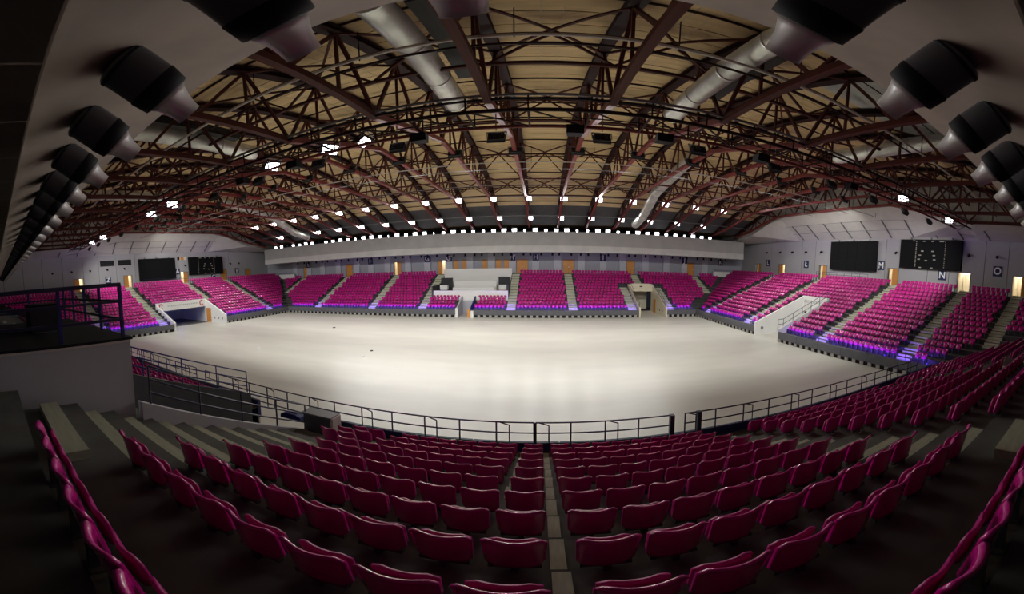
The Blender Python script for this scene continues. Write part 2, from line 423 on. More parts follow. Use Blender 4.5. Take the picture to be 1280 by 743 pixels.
bk.quad((WX0, 51.2, ceil_z(51.2)), (WX1, 51.2, ceil_z(51.2)), (WX1, WY1, ceil_z(51.2)), (WX0, WY1, ceil_z(51.2)))
bk.quad((WX0, -3, ceil_z(2.4)), (WX1, -3, ceil_z(2.4)), (WX1, 2.4, ceil_z(2.4)), (WX0, 2.4, ceil_z(2.4)))
bk.build('roof_deck', 'ceiling_back', root)
cg = MB()                                                  # corrugated metal bays on the right
for j, i in CORR:
    x0, x1, y0, y1 = bays[j], bays[j + 1], ys[i], ys[i + 1]; nx = 28
    for q in range(nx):
        xa = x0 + (x1 - x0) * q / nx; xb = x0 + (x1 - x0) * (q + 1) / nx; xc = (xa + xb) / 2
        for (p, dz), (r, ez) in (((xa, 0), (xc, -.09)), ((xc, -.09), (xb, 0))):
            cg.quad((p, y0, ceil_z(y0) + dz), (r, y0, ceil_z(y0) + ez), (r, y1, ceil_z(y1) + ez), (p, y1, ceil_z(y1) + dz))
tag(cg.build('corrugated_sheet', 'corrugated', root), 'ridged grey metal sheet between timber panels')

BOT = [(2.2, 6.2), (12.0, 6.25), (21.0, 8.3), (40.0, 8.25), (47.0, 6.5), (51.6, 5.75)]
def bot_z(y): return EYE + float(np.interp(y, [p[0] for p in BOT], [p[1] for p in BOT]))
def top_z(y): return ceil_z(y) - .42
BN = [2.2, 7.2, 12.0, 16.5, 21.0, 24.8, 28.6, 32.4, 36.2, 40.0, 43.5, 47.0, 51.0]
TN = [4.7, 9.6, 14.2, 18.8, 22.9, 26.7, 30.5, 34.3, 38.1, 41.8, 45.2, 49.0]
for n, x in enumerate(TX):
    t = thing('roof_truss', (x, YM, bot_z(YM)), f'{ordn(n + 1)} red-brown roof truss counted from the left end wall', 'truss', 'roof trusses spanning the hall')
    tb = MB()
    yy = [2.2] + TN + [51.6]
    for a, c in zip(yy[:-1], yy[1:]):
        pa, pc = (x, a, max(top_z(a), bot_z(a) + .35)), (x, c, max(top_z(c), bot_z(c) + .35))
        tb.bar(pa, pc, .46, .06); tb.bar((pa[0], pa[1], pa[2] + .28), (pc[0], pc[1], pc[2] + .28), .46, .06)
        tb.bar((pa[0], pa[1], pa[2] + .14), (pc[0], pc[1], pc[2] + .14), .09, .28)
    tb.build('top_chord', 'truss_dark', t)
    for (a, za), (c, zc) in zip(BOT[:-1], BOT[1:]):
        bar_obj('bottom_chord', (x, a, EYE + za), (x, c, EYE + zc), .26, .26, 'truss_lit_red' if a > 10 else 'truss', t)  # chords past the near end get the painted floodlit red
    for i, c in enumerate(TN):
        T = (x, c, max(top_z(c), bot_z(c) + .35))
        for y in (BN[i], BN[i + 1]):
            bar_obj('web_member', (x, y, bot_z(y)), T, .13, .13, 'truss', t)
        bar_obj('web_member', (x, c, bot_z(c)), T, .10, .10, 'truss', t)
# purlins and cross bracing between trusses
for n, c in enumerate([9.6, 14.2, 18.8, 22.9, 26.7, 30.5, 34.3, 38.1, 41.8, 45.2]):
    o = MB().bar((TX[0], c, ceil_z(c) - .07), (TX[-1], c, ceil_z(c) - .05), .06, .08).build('roof_purlin', 'truss_dark')
    tag(o, f'{ordn(n + 1)} dark thin purlin under the timber roof panels, counting away from the camera', 'purlin', 'roof purlins')
NB = len(TX) - 1
for j in range(NB):
    x0, x1 = TX[j] + .1, TX[j + 1] - .1
    spans = [(9.6, 14.2), (18.8, 22.9), (30.5, 34.3), (38.1, 41.8)] if j % 2 == 0 or 9 <= j <= 14 else [(14.2, 18.8), (34.3, 38.1)]
    for q, (a, c) in enumerate(spans):
        za, zc = top_z(a) - .05, top_z(c) - .05
        t = thing('cross_brace', ((x0 + x1) / 2, (a + c) / 2, (za + zc) / 2), f'brown X-shaped roof brace, {ordn(j + 1)} bay from the left, {ordn(q + 1)} from the camera side', 'brace', 'X-shaped roof braces')
        bar_obj('brace_bar', (x0, a, za), (x1, c, zc), .09, .09, 'truss', t); bar_obj('brace_bar', (x1, a, za), (x0, c, zc), .09, .09, 'truss', t)
for n, (c, nm) in enumerate([(12.0, 'nearest'), (21.0, 'second nearest'), (32.4, 'third nearest'), (40.0, 'farthest')]):
    t = thing('longitudinal_truss', (-10, c, bot_z(c)), f'long lattice beam tying the roof trusses crosswise, {nm} to the camera', 'truss', 'long lattice beams')
    zt, zb = top_z(c) - .25, bot_z(c) + .05
    zm = zt - 1.5 if n in (0, 1) else zb
    bar_obj('chord', (TX[0], c, zt), (TX[-1], c, zt), .13, .13, 'truss', t); bar_obj('chord', (TX[0], c, zm), (TX[-1], c, zm), .13, .13, 'truss', t)
    for j in range(NB):
        xm = (TX[j] + TX[j + 1]) / 2
        bar_obj('lattice_bar', (TX[j], c, zm), (xm, c, zt), .09, .09, 'truss', t); bar_obj('lattice_bar', (xm, c, zt), (TX[j + 1], c, zm), .09, .09, 'truss', t)
# pale end slopes with ribs between the end walls and the outer trusses
for nm, wx, tx, lb in (('ceiling_right_slope', WX1, TX[-1], 'white ribbed sloping panel above the right end wall'), ('ceiling_left_slope', WX0, TX[0], 'white ribbed sloping panel above the left end wall')):
    s = 1 if wx > tx else -1
    t = thing(nm, (wx, YM, ZW), lb, None, kind='structure')
    BS = [(WY0, 5.15), (8.0, 6.15), (12.2, 6.3), (21.0, 8.35), (40.0, 8.3), (47.0, 5.9), (WY1, 5.15)]
    xi = tx + s * .35
    def zi(y): return EYE + float(np.interp(y, [p[0] for p in BS], [p[1] for p in BS]))
    yb = [p[0] for p in BS]
    for a, c in zip(yb[:-1], yb[1:]):
        m = MB(); m.add([(wx, a, ZW), (wx, c, ZW), (xi, c, zi(c)), (xi, a, zi(a)), (wx, a, ZW + .12), (wx, c, ZW + .12), (xi, c, zi(c) + .12), (xi, a, zi(a) + .12)],
                        [(0, 1, 2, 3), (7, 6, 5, 4), (0, 4, 5, 1), (1, 5, 6, 2), (2, 6, 7, 3), (3, 7, 4, 0)])
        m.build('slope_panel', 'white_panel', t)
    y = 11.0
    while y < 46:
        f = .62
        bar_obj('rib', (wx - s * .25, y, ZW + (zi(y) - ZW) * .06 - .06), (wx + (xi - wx) * f, y, ZW + (zi(y) - ZW) * f - .06), .12, .10, 'steel_grey', t); y += 3.1
    for f in (.3, .6):
        for a, c in ((12.2, 21.0), (21.0, 40.0), (40.0, 45.5)):
            bar_obj('rail_strip', (wx + (xi - wx) * f, a, ZW + (zi(a) - ZW) * f - .03), (wx + (xi - wx) * f, c, ZW + (zi(c) - ZW) * f - .03), .04, .04, 'steel_grey', t)
    # closing gable above the slope
    m = MB(); yy = [WY0] + list(np.linspace(2.4, 51.2, 12)) + [WY1]
    for a, c in zip(yy[:-1], yy[1:]):
        m.quad((xi, a, zi(a)), (xi, c, zi(c)), (xi, c, max(ceil_z(c), zi(c)) + .1), (xi, a, max(ceil_z(a), zi(a)) + .1))
    m.build('gable', 'corrugated', t)

# pipes and the lighting gantry
def long_pipe(name, y, z, r, m, label, cat, drops=True):
    t = thing(name, (-9, y, z), label, cat)
    bar_obj('pipe', (BX0 + .4, y, z), (BX1 - 1, y, z), 2 * r, 2 * r, m, t, 'tube')
    if drops:
        for k in range(-11, 8):
            bar_obj('hanger', (2.36 + 4.13 * k + 1.1, y, z - .1), (2.36 + 4.13 * k + 1.1, y, min(ceil_z(y), z + 1.2)), .03, .03, 'black', t)
    return t
long_pipe('sprinkler_pipe', 9.0, EYE + 7.06, .055, 'pipe_white', 'long thin white pipe hung under the near roof panels', 'pipe')
long_pipe('cable_pipe', 9.35, EYE + 6.98, .045, 'truss_dark', 'thin dark pipe just behind the near white pipe', 'pipe', False)
long_pipe('service_pipe', 23.6, EYE + 7.3, .04, 'pipe_white', 'thin pale pipe crossing the roof behind the gantry', 'pipe')
long_pipe('tension_pipe', 27.5, EYE + 7.9, .03, 'steel_grey', 'pale pipe crossing the middle of the roof', 'pipe', False)
long_pipe('wire_pipe', 33.5, EYE + 8.0, .025, 'steel_grey', 'pale thin wire pipe before the far lights', 'pipe', False)
long_pipe('light_bar', 41.3, EYE + 8.45, .06, 'steel_grey', 'grey bar carrying the upper far floodlights', 'bar', False)
long_pipe('support_bar', 47.4, EYE + 6.95, .06, 'steel_grey', 'grey bar carrying the lower far floodlights', 'bar', False)
g = thing('lighting_gantry', (-9, 12.6, EYE + 5.9), 'dark lighting gantry with handrails running the length of the roof', 'gantry')
for y, z, d, m in ((11.8, 6.36, .12, 'steel_grey'), (11.8, 6.18, .10, 'black'), (11.9, 5.75, .16, 'truss_dark'), (13.5, 5.75, .16, 'truss_lit_red'), (13.5, 6.55, .07, 'steel_grey'), (13.5, 6.15, .06, 'black')):
    bar_obj('gantry_rail', (BX0 + .4, y, EYE + z), (BX1 - 1, y, EYE + z), d, d, m, g, 'tube')
x = BX0 + 1
while x < BX1 - 1:
    bar_obj('gantry_post', (x, 11.85, EYE + 5.7), (x, 11.8, EYE + 6.4), .05, .05, 'black', g); bar_obj('gantry_post', (x, 13.5, EYE + 5.7), (x, 13.5, EYE + 6.55), .05, .05, 'black', g)
    bar_obj('cross_tie', (x, 11.9, EYE + 5.75), (x, 13.5, EYE + 5.75), .07, .07, 'truss_dark', g); bar_obj('diagonal_tie', (x, 11.9, EYE + 5.75), (x + 2.065, 13.5, EYE + 5.75), .05, .05, 'truss_dark', g)
    x += 2.065

# ------------------------------------------------------------------ air ducts
def duct(path, r, label, box=True):
    t = thing('air_duct', path[0], label, 'duct')
    for a, c in zip(path[:-1], path[1:]):
        m = MB().tube(a, c, r, 20, caps=False); o = m.build('duct_section', 'galvanised', t, True)
        L = (Vector(c) - Vector(a)); n = max(1, int(L.length / 2.2))
        for i in range(n + 1):
            p = Vector(a) + L * (i / n); e = L.normalized() * .04
            MB().tube(p - e, p + e, r + .025, 20).build('seam_ring', 'galvanised', t, True)
    if box:
        a, c = path[0], path[min(1, len(path) - 1)]
        bar_obj('side_box', (a[0] + .9, a[1] + .6, a[2] + .4), (c[0] + .9, c[1] - 2, c[2] + .4), .5, .5, 'duct_dark', t)
    return t
duct([(-3.75, 7.6, 14.7), (-3.75, 15.6, 14.7)], .5, 'big silver round duct overhead, left of the middle')
duct([(5.72, 5.6, 14.15), (5.72, 15.2, 14.2)], .45, 'big silver round duct overhead, right of the middle')
duct([(-16.1, 7.6, 14.8), (-16.1, 15.6, 14.7)], .5, 'silver round duct reaching in beside the nozzles on the left')
duct([(16.8, 7.6, 14.6), (16.8, 15.6, 14.7)], .5, 'silver round duct reaching in beside the nozzles on the right')
duct([(-28.6, 7.6, 14.6), (-28.6, 15.6, 14.6)], .45, 'silver duct farthest left among the near roof trusses', False)
duct([(12.75, 29.0, 16.9), (12.75, 38.5, 15.4), (12.75, 43.5, 13.2), (12.75, 47.0, 12.6)], .55, 'silver duct dropping toward the far right lights', False)
duct([(-36.6, 29.0, 16.9), (-36.6, 38.5, 15.4), (-36.6, 43.5, 13.2), (-36.6, 47.0, 12.6)], .55, 'silver duct dropping toward the far left lights', False)

# ------------------------------------------------------------------ jet nozzles on the near bulkhead
def lathe(prof, n=28):
    b_ = MB(); vs = []
    for r, h in prof: vs += [(r * math.cos(2 * PI * i / n), h, r * math.sin(2 * PI * i / n)) for i in range(n)]
    fs = [(k * n + i, k * n + (i + 1) % n, (k + 1) * n + (i + 1) % n, (k + 1) * n + i) for k in range(len(prof) - 1) for i in range(n)]
    b_.add(vs, fs); return b_
def nozzle_proto():
    t = thing('air_nozzle', (0, 0, 0), 'x', 'nozzle', 'jet nozzles on the overhead bulkhead')
    # axis along +y, later tipped down towards the arena; the drum grows out of the sloping soffit
    d = lathe([(.30, -.22), (.345, -.20), (.36, -.16), (.36, .30)]).build('drum', 'nozzle_body', t, True)
    lathe([(.365, -.17), (.372, -.17), (.372, -.12), (.365, -.12)]).build('rim_band', 'black', d, True)
    lathe([(.36, .28), (.372, .29), (.345, .52), (.30, .535), (.24, .52)], 28).build('collar', 'black', t, True)
    c = lathe([(.24, .50), (.285, .53), (.245, .60), (.205, .70), (.18, .82), (.172, .90), (.178, .91), (.165, .91), (.16, .7)]).build('jet_cone', 'nozzle_silver', t, True)
    lathe([(.0, .72), (.165, .72)]).build('jet_throat', 'black', c)
    return t
NZ = [-46.2 + 1.36 * i for i in range(29)]
NZ = [x for x in NZ if x < -7.6] + [-6.95, -5.6, -4.28, -2.93, -1.5, -.42, 1.52, 2.8, 4.12, 5.42, 6.78] + [8.14 + 1.36 * i for i in range(18)]
proto = nozzle_proto()
mid = NZ.index(-.42)
for n, x in enumerate(NZ):
    o = proto if n == 0 else copy_tree(proto)
    o.location = (x, 1.44, 8.77); o.rotation_euler = (math.radians(-38), 0, 0); o.scale = (.8, .8, .8)
    side = 'left' if x < -.42 else 'right'
    o['label'] = 'black and silver jet nozzle on the bulkhead directly overhead' if n == mid else f'black drum jet nozzle with silver cone, {ordn(abs(n - mid))} to the {side} of the overhead middle'

# ------------------------------------------------------------------ floodlights
def flood_proto(lens):
    t = thing('floodlight', (0, 0, 0), 'x', 'floodlight')
    m = MB(); m.box(-.46, .46, .0, .22, -.30, .30); m.box(-.50, .50, -.03, .04, .30, .34); m.box(-.50, .50, -.03, .04, -.34, -.30); m.box(-.50, -.46, -.03, .04, -.34, .34); m.box(.46, .50, -.03, .04, -.34, .34)
    for i in range(7): m.box(-.40 + i * .13, -.36 + i * .13, .218, .31, -.26, .26)
    h = m.build('housing', 'black_soft', t)
    for z0, z1 in ((-.28, -.02), (.02, .28)): MB().box(-.44, .44, -.02, .002, z0, z1).build('lens', lens, h)
    m = MB(); m.bar((-.54, .1, -.04), (-.54, .1, .5), .05); m.bar((.54, .1, -.04), (.54, .1, .5), .05); m.bar((-.57, .1, .5), (.57, .1, .5), .06)
    m.build('bracket', 'steel_grey', t)
    return t
fl_on = flood_proto('lens'); used = [False]; fl_parts = list(fl_on.children)
BEAMS = {}
def flood(x, y, z, label, group, az=0.0, tilt=25.0, s=1.0, aim=None, cone=95, power=1.0, drop=0):
    """az: heading of the lens, 0 = towards the camera side (-y), degrees anticlockwise; aim: where its beam points"""
    if not used[0]: o = fl_on; used[0] = True
    else:
        o = fl_on.copy(); C.objects.link(o)
        for ch in fl_parts: copy_tree(ch, o)
    o.location = (x, y, z); o.rotation_euler = (math.radians(tilt), 0, math.radians(az)); o.scale = (s, s, s)
    o['label'] = label; o['group'] = group; WLOC[o] = (x, y, z)
    if drop:
        r = MB().tube((0, .1, .5), (0, .1, .5 + drop), .035, 6); me = bpy.data.meshes.new('drop_rod'); me.from_pydata(r.v, [], r.f); me.materials.append(MAT['steel_grey'])
        q = bpy.data.objects.new('drop_rod', me); C.objects.link(q); q.parent = o; q.rotation_euler = (-math.radians(tilt), 0, 0); q.location = (0, 0, .0)
    if aim is None: return
    key = (cone, power)
    if key not in BEAMS:
        L = bpy.data.lights.new('beam', 'SPOT'); L.energy = BEAM * power; L.spot_size = math.radians(cone); L.spot_blend = .8; L.shadow_soft_size = .3; L.color = (1.0, .985, .95)
        BEAMS[key] = L
    rot = o.rotation_euler.to_matrix()
    p = Vector((x, y, z)) + rot @ Vector((0, -.5, 0)); d = Vector(aim) - p
    q = bpy.data.objects.new('beam', BEAMS[key]); C.objects.link(q); q.parent = o
    q.matrix_parent_inverse = Matrix.Identity(4)
    q.location = Vector((0, -.5 / s, 0)); q.rotation_mode = 'QUATERNION'
    q.rotation_quaternion = (rot.inverted() @ d.to_track_quat('-Z', 'Y').to_matrix()).to_quaternion()
def out(x): return x + (max(0, x - 8) * .8) - (max(0, -26 - x) * .6)
for n, k in enumerate(range(-11, 6)):
    flood(2.60 + 4.13 * k, 41.3, EYE + 8.12, f'{ordn(n + 1)} lit floodlight from the left in the upper far row', 'upper far floodlights', 0, 22, .88, (out(2.6 + 4.13 * k), 15 if k % 2 else 23, 0))
for n, k in enumerate(range(-11, 6)):
    flood(2.60 + 4.13 * k, 47.4, EYE + 6.62, f'{ordn(n + 1)} lit floodlight from the left in the middle far row', 'middle far floodlights', 0, 15, .84, (out(2.6 + 4.13 * k), 28, 0))
turn = [0, 0, -50, 0, 35, 0, 0, -60, 45, 0, 0, 30, -35, 0]
for n in range(50):
    x = -48.0 + 1.52 * n
    if x > 27: break
    tz = turn[n % len(turn)]
    sz = ((.74 if n % 3 else .62) if tz == 0 else .55)
    flood(x, 51.25, 11.6 + .375 * sz, f'{ordn(n + 1)} floodlight from the left along the top of the far bulkhead', 'floodlights on the far bulkhead', tz, 10, sz)
for n, k in enumerate(range(-12, 7)):
    flood(2.36 + 4.13 * k, 14.1, EYE + 5.45, f'{ordn(n + 1)} black-backed floodlight from the left behind the gantry', 'floodlights behind the gantry', 180, 30, .72, (out(2.36 + 4.13 * k), 27, 0), drop=1.2)
for n, k in enumerate(range(-12, 7)):
    flood(2.36 + 4.13 * k + .05, 24.0, EYE + 8.2, f'{ordn(n + 1)} black-backed floodlight from the left under mid roof', 'floodlights under mid roof', 180, 35, .95, (out(2.36 + 4.13 * k), 42, 1))
SIDE = [(-45.2, 40, 20), (-40.5, 60, 30), (-27.2, 50, 30), (-23.5, 55, 25), (-12.9, 75, 45), (-9.2, 60, 35), (-7.4, 100, 50), (22.4, -55, 40), (31.0, -60, 25)]
for n, (x, a, tl) in enumerate(SIDE):
    flood(x, 13.88, EYE + 6.05 + (.35 if x > 0 else 0), f'{ordn(n + 1)} sideways-turned lit floodlight from the left on the gantry', 'sideways floodlights on the gantry', a, tl, .85)
# unlit speakers hung on the gantry
for n, x in enumerate([-14.5, -10.8, -4.6, 1.2, 4.6, 9.2, 15.5]):
    t = thing('hanging_speaker', (x, 13.2, EYE + 5.3), f'{ordn(n + 1)} black hanging loudspeaker from the left below the gantry', 'loudspeaker', 'loudspeakers below the gantry')
    m = MB(); m.add([(x - .32, 12.95, 11.75), (x + .32, 12.95, 11.75), (x + .25, 13.5, 11.8), (x - .25, 13.5, 11.8), (x - .32, 12.9, 12.1), (x + .32, 12.9, 12.1), (x + .25, 13.5, 12.1), (x - .25, 13.5, 12.1)],
                    [(0, 3, 2, 1), (4, 5, 6, 7), (0, 1, 5, 4), (1, 2, 6, 5), (2, 3, 7, 6), (3, 0, 4, 7)]); m.build('cabinet', 'black', t)
    bar_obj('hanger', (x, 13.45, 12.05), (x, 13.45, 12.25), .06, .06, 'black', t)

# ------------------------------------------------------------------ doors
DN = [0]
def door(pos, normal, width, z0, z1, state, label, floorz=None):
    """pos: point on the wall plane, normal: into the room (2-D)"""
    DN[0] += 1
    n = Vector((normal[0], normal[1], 0)); u = Vector((-n.y, n.x, 0)); p = Vector((pos[0], pos[1], 0))
    t = thing(f'door_{DN[0]}', (pos[0], pos[1], z0), label, None, kind='structure')
    def bx(name, a0, a1, d0, d1, za, zb, m):
        c = [p + u * a + n * d for a in (a0, a1) for d in (d0, d1)]
        return box_obj(name, min(q.x for q in c), max(q.x for q in c), min(q.y for q in c), max(q.y for q in c), za, zb, m, t)
    h = width / 2; D = -2.4
    bx('frame', -h - .07, -h, -.3, .05, z0, z1 + .07, 'steel_grey'); bx('frame', h, h + .07, -.3, .05, z0, z1 + .07, 'steel_grey'); bx('frame', -h, h, -.3, .05, z1, z1 + .07, 'steel_grey')
    if state in ('shut', 'double'):
        if state == 'double':
            for a, c in ((-h, -.01), (.01, h)):
                l = bx('leaf', a, c, -.12, -.05, z0, z1, 'wood')
            bx('handle', -.08, .08, -.05, .0, z0 + 1.0, z0 + 1.12, 'letter')
        else:
            bx('leaf', -h, h, -.12, -.05, z0, z1, 'wood'); bx('handle', h - .16, h - .06, -.05, .0, z0 + 1.0, z0 + 1.08, 'letter')
        return t
    # open doorway with a lit corridor behind it
    bx('corridor_floor', -h, h, D, 0, z0 - .05, z0, 'corridor'); bx('corridor_wall', -h - .05, -h, D, -.3, z0, z1 + .05, 'corridor'); bx('corridor_wall', h, h + .05, D, -.3, z0, z1 + .05, 'corridor')
    bx('corridor_wall', -h, h, D - .05, D, z0, z1 + .05, 'corridor'); bx('corridor_ceiling', -h, h, D, -.3, z1 + .05, z1 + .1, 'corridor')
    bx('corridor_lamp', -h * .7, h * .7, D + .3, D + 1.3, z1 - .06, z1 - .02, 'corridor_lamp')
    if state == 'open': bx('leaf', h - .06, h - .01, -1.3, -.3, z0, z1, 'white'); bx('stair_rail', -h + .1, -h + .14, -1.6, -1.5, z0, z1 - .3, 'steel_grey')
    elif state == 'half': bx('leaf', -.1, h, -.1, -.04, z0, z1, 'wood')
    elif state == 'leaf_right': bx('leaf', -h, .1, -.12, -.06, z0, z1, 'wood')
    elif state == 'leaf_left': bx('leaf', -.1, h, -.12, -.06, z0, z1, 'wood')
    elif state == 'wide_leaf': bx('leaf', -.15, h, -.12, -.06, z0, z1, 'wood')
    elif state == 'leaf_far': bx('leaf', .2, h, -.12, -.06, z0, z1, 'wood')
    return t
for (x, st), lb in zip(FAR_DOORS, ['orange wooden door below letter E on the far wall', 'orange wooden door left of letter F pilaster', 'half-open orange door left of letter G', 'orange door ajar between the two G signs', 'orange double door between the two H signs', 'orange double door right of letter H', 'orange wooden door right of letter I above the tunnel', 'orange wooden door right of letter J']):
    door((x, WY1), (0, -1), 1.8 if st == 'double' else 1.3, 5.4, 7.65, st, lb)
for (y, z, st), lb in zip(R_DOORS, ['narrow door in the far corner of the right wall', 'orange door left of the L with a stroke', 'open door left of the right video screen', 'orange door between the video screen and scoreboard', 'bright open doorway beside letter N', 'door at the right picture edge beside letter O']):
    door((WX1, y), (-1, 0), 1.5, z, 8.05, st, lb)
for (y, z, st), lb in zip(L_DOORS, ['lit door behind the blue platform railing', 'bright door left of the left video screen', 'lit door between left video screen and scoreboard', 'brown door right of the left scoreboard', 'brown door in the far corner of the left wall']):
    door((WX0, y), (1, 0), 1.5, z, 8.05, st, lb)
# timber panels of the VIP room behind the box
for n, x in enumerate([-13.9, -12.5, -9.1, -6.9, -5.6]):
    t = thing('timber_panel', (x, WY1, 6.2), f'{ordn(n + 1)} orange timber panel from the left above the white box', 'panel', 'timber panels above the white box')
    box_obj('board', x - .42, x + .42, WY1 - .06, WY1 - .001, 5.45, 7.65, 'wood', t)
    box_obj('board_frame', x - .48, x + .48, WY1 - .05, WY1 - .001, 7.65, 7.72, 'steel_grey', t)

# ------------------------------------------------------------------ lettering
def text_mesh(body, size, m):
    cu = bpy.data.curves.new('letter', 'FONT'); cu.body = body; cu.size = size; cu.align_x = 'CENTER'; cu.align_y = 'CENTER'; cu.extrude = .012; cu.offset = size * .025
    o = bpy.data.objects.new('tmp', cu); C.objects.link(o)
    bpy.context.view_layer.update()
    me = bpy.data.meshes.new_from_object(o); bpy.data.objects.remove(o); me.materials.clear(); me.materials.append(MAT[m]); return me
def sign(body, pos, normal, size, label):
    n = Vector((normal[0], normal[1], 0)); t = thing('letter_sign', pos, label, 'sign', 'block letter signs')
    m = MB(); a, d = size / 2, .04
    if abs(n.y) > 0: m.box(pos[0] - a, pos[0] + a, pos[1] - d / 2, pos[1] + d / 2, pos[2] - a * 1.1, pos[2] + a * 1.1)
    else: m.box(pos[0] - d / 2, pos[0] + d / 2, pos[1] - a, pos[1] + a, pos[2] - a * 1.1, pos[2] + a * 1.1)
    sb = m.build('sign_board', 'navy', t)
    o = link('letter', text_mesh(body, size * 1.05, 'letter'), sb)
    o.location = n * (d / 2 + .004); o.rotation_euler = (PI / 2, 0, {(0, -1): 0, (-1, 0): -PI / 2, (1, 0): PI / 2}[normal])
for body, x in (('E', -43.6), ('F', -29.5), ('G', -18.8), ("G'", -15.0), ("H'", -4.6), ('H', -.9), ('I', 9.9), ('J', 24.1), ('K', 31.4)):
    sign(body, (x, WY1 - .375 if x < 30 else WY1 - .03, 8.0), (0, -1), 1.0, f"white letter {body.replace(chr(39), ' prime')} on a navy sign on the far wall")
for body, y, z in (('L', 47.8, 8.25), ('\u0141', 38.3, 8.15), ('M', 24.8, 8.35), ('N', 16.4, 7.6), ('O', 10.0, 8.45)):
    sign(body, (WX1 - .03, y, z), (-1, 0), 1.0, f"white letter {'L with a stroke' if body == chr(0x141) else body} on a navy sign on the right wall")
for body, y, z in (('Z', 19.3, 7.5), ('A', 32.8, 8.2), ('C', 40.9, 6.8), ('B', 47.0, 7.75)):
    sign(body, (WX0 + .03, y, z), (1, 0), 1.0, f'white letter {body} on a navy sign on the left wall')

# ------------------------------------------------------------------ screens, scoreboards, openings on the end walls
def screen(wx, inward, y0, y1, z0, z1, label, board):
    x0, x1 = sorted((wx + inward * .05, wx + inward * .45)); f0, f1 = sorted((wx + inward * .45, wx + inward * .48))
    t = thing('scoreboard' if board else 'video_screen', (wx + inward * .2, (y0 + y1) / 2, z0), label, 'scoreboard' if board else 'screen')
    box_obj('cabinet', x0, x1, y0, y1, z0, z1, 'black', t)
    nc, nr = (4, 1) if board else (5, 3)
    for i in range(nc):
        for j in range(nr):
            a, c = y0 + (y1 - y0) * i / nc, y0 + (y1 - y0) * (i + 1) / nc; p, q = z0 + (z1 - z0) * j / nr, z0 + (z1 - z0) * (j + 1) / nr
            box_obj('display_panel', f0, f1, a + .012, c - .012, p + .012, q - .012, 'screen', t)
    for i in range(3):
        y = y0 + (y1 - y0) * (i + .5) / 3
        box_obj('hanger', x0 + .1, x1 - .1, y - .06, y + .06, z1, z1 + .25, 'steel_grey', t)
    if board:
        d0, d1 = sorted((wx + inward * .48, wx + inward * .495)); W, H = y1 - y0, z1 - z0
        def dot(u, v, w_=.09, h_=.07): box_obj('digit', d0, d1, y1 - W * u - w_, y1 - W * u + w_, z0 + H * v - h_, z0 + H * v + h_, 'digit', t)
        for i in range(13): dot(.275, .08 + .07 * i, .05, .06); dot(.745, .08 + .07 * i, .04, .05)
        for u in (.22, .245): dot(u, .95, .07, .05)
        for u, v in ((.40, .94), (.54, .94), (.38, .60), (.55, .60), (.345, .46), (.575, .46), (.33, .32), (.585, .32), (.45, .28), (.36, .04), (.55, .04), (.67, .94), (.70, .94)): dot(u, v, .16, .06)
    return t
screen(WX1, -1, 25.4, 33.1, 7.55, 11.4, 'black blank video screen on the right wall left of letter M', False)
screen(WX1, -1, 14.1, 21.9, 8.2, 11.6, 'black scoreboard with dotted digits above letter N', True)
screen(WX0, 1, 25.0, 32.2, 6.95, 10.75, 'black blank video screen on the left wall', False)
screen(WX0, 1, 35.2, 43.1, 7.4, 10.75, 'black scoreboard on the left wall', True)
for n, (y0, y1) in enumerate(((18.1, 20.6), (21.3, 23.7))):
    t = thing('wall_grille', (WX0, y0, 9.8), ['black grille opening high on the left wall above letter Z', 'black grille opening just left of the left video screen'][n], 'grille')
    box_obj('panel', WX0 + .02, WX0 + .06, y0, y1, 9.85, 10.8, 'black', t)
    for i in range(4): box_obj('slat', WX0 + .06, WX0 + .09, y0 + .05, y1 - .05, 9.95 + i * .22, 10.0 + i * .22, 'black_soft', t)
t = thing('control_window', (WX0, 33.7, 10.0), 'small lit control window left of the left scoreboard', 'window')
box_obj('pane', WX0 + .01, WX0 + .04, 32.9, 34.9, 10.3, 10.9, 'corridor', t); box_obj('window_frame', WX0 + .04, WX0 + .08, 32.9, 33.4, 10.3, 10.9, 'black', t); box_obj('blind', WX0 + .04, WX0 + .06, 33.6, 34.3, 10.3, 10.9, 'wood', t)
# small black fittings on the end walls and under the far bulkhead
def fitting(pos, d, label, group):
    t = thing('spot_fitting', pos, label, 'lamp', group); p = Vector(pos); d = Vector(d)
    MB().tube(p, p + d * .12, .06, 8).build('base', 'black', t, True)
    MB().tube(p + d * .12 + Vector((0, 0, .05)), p + d * .38 + Vector((0, 0, -.08)), .12, 10, .16).build('head', 'black', t, True)
for n, y in enumerate([48.0, 44.4, 41.4, 38.3, 35.1, 22.6, 13.3, 10.1]):
    fitting((WX1, y, 10.0), (-1, 0, 0), f'{ordn(n + 1)} small black wall fitting from the far end of the right wall', 'fittings on the right wall')
for n, y in enumerate([47.5, 45.2, 34.4, 22.3, 19.2, 16.2, 13.1, 9.9]):
    fitting((WX0, y, 9.3), (1, 0, 0), f'{ordn(n + 1)} small black wall fitting from the far end of the left wall', 'fittings on the left wall')
for n in range(52):
    x = -45 + 1.5 * n + .25 * math.sin(n * 2.3)
    fitting((x, 54.2, 8.69), (0, -.25, -1), f'{ordn(n + 1)} small black spotlight from the left under the far bulkhead', 'spotlights under the far bulkhead')
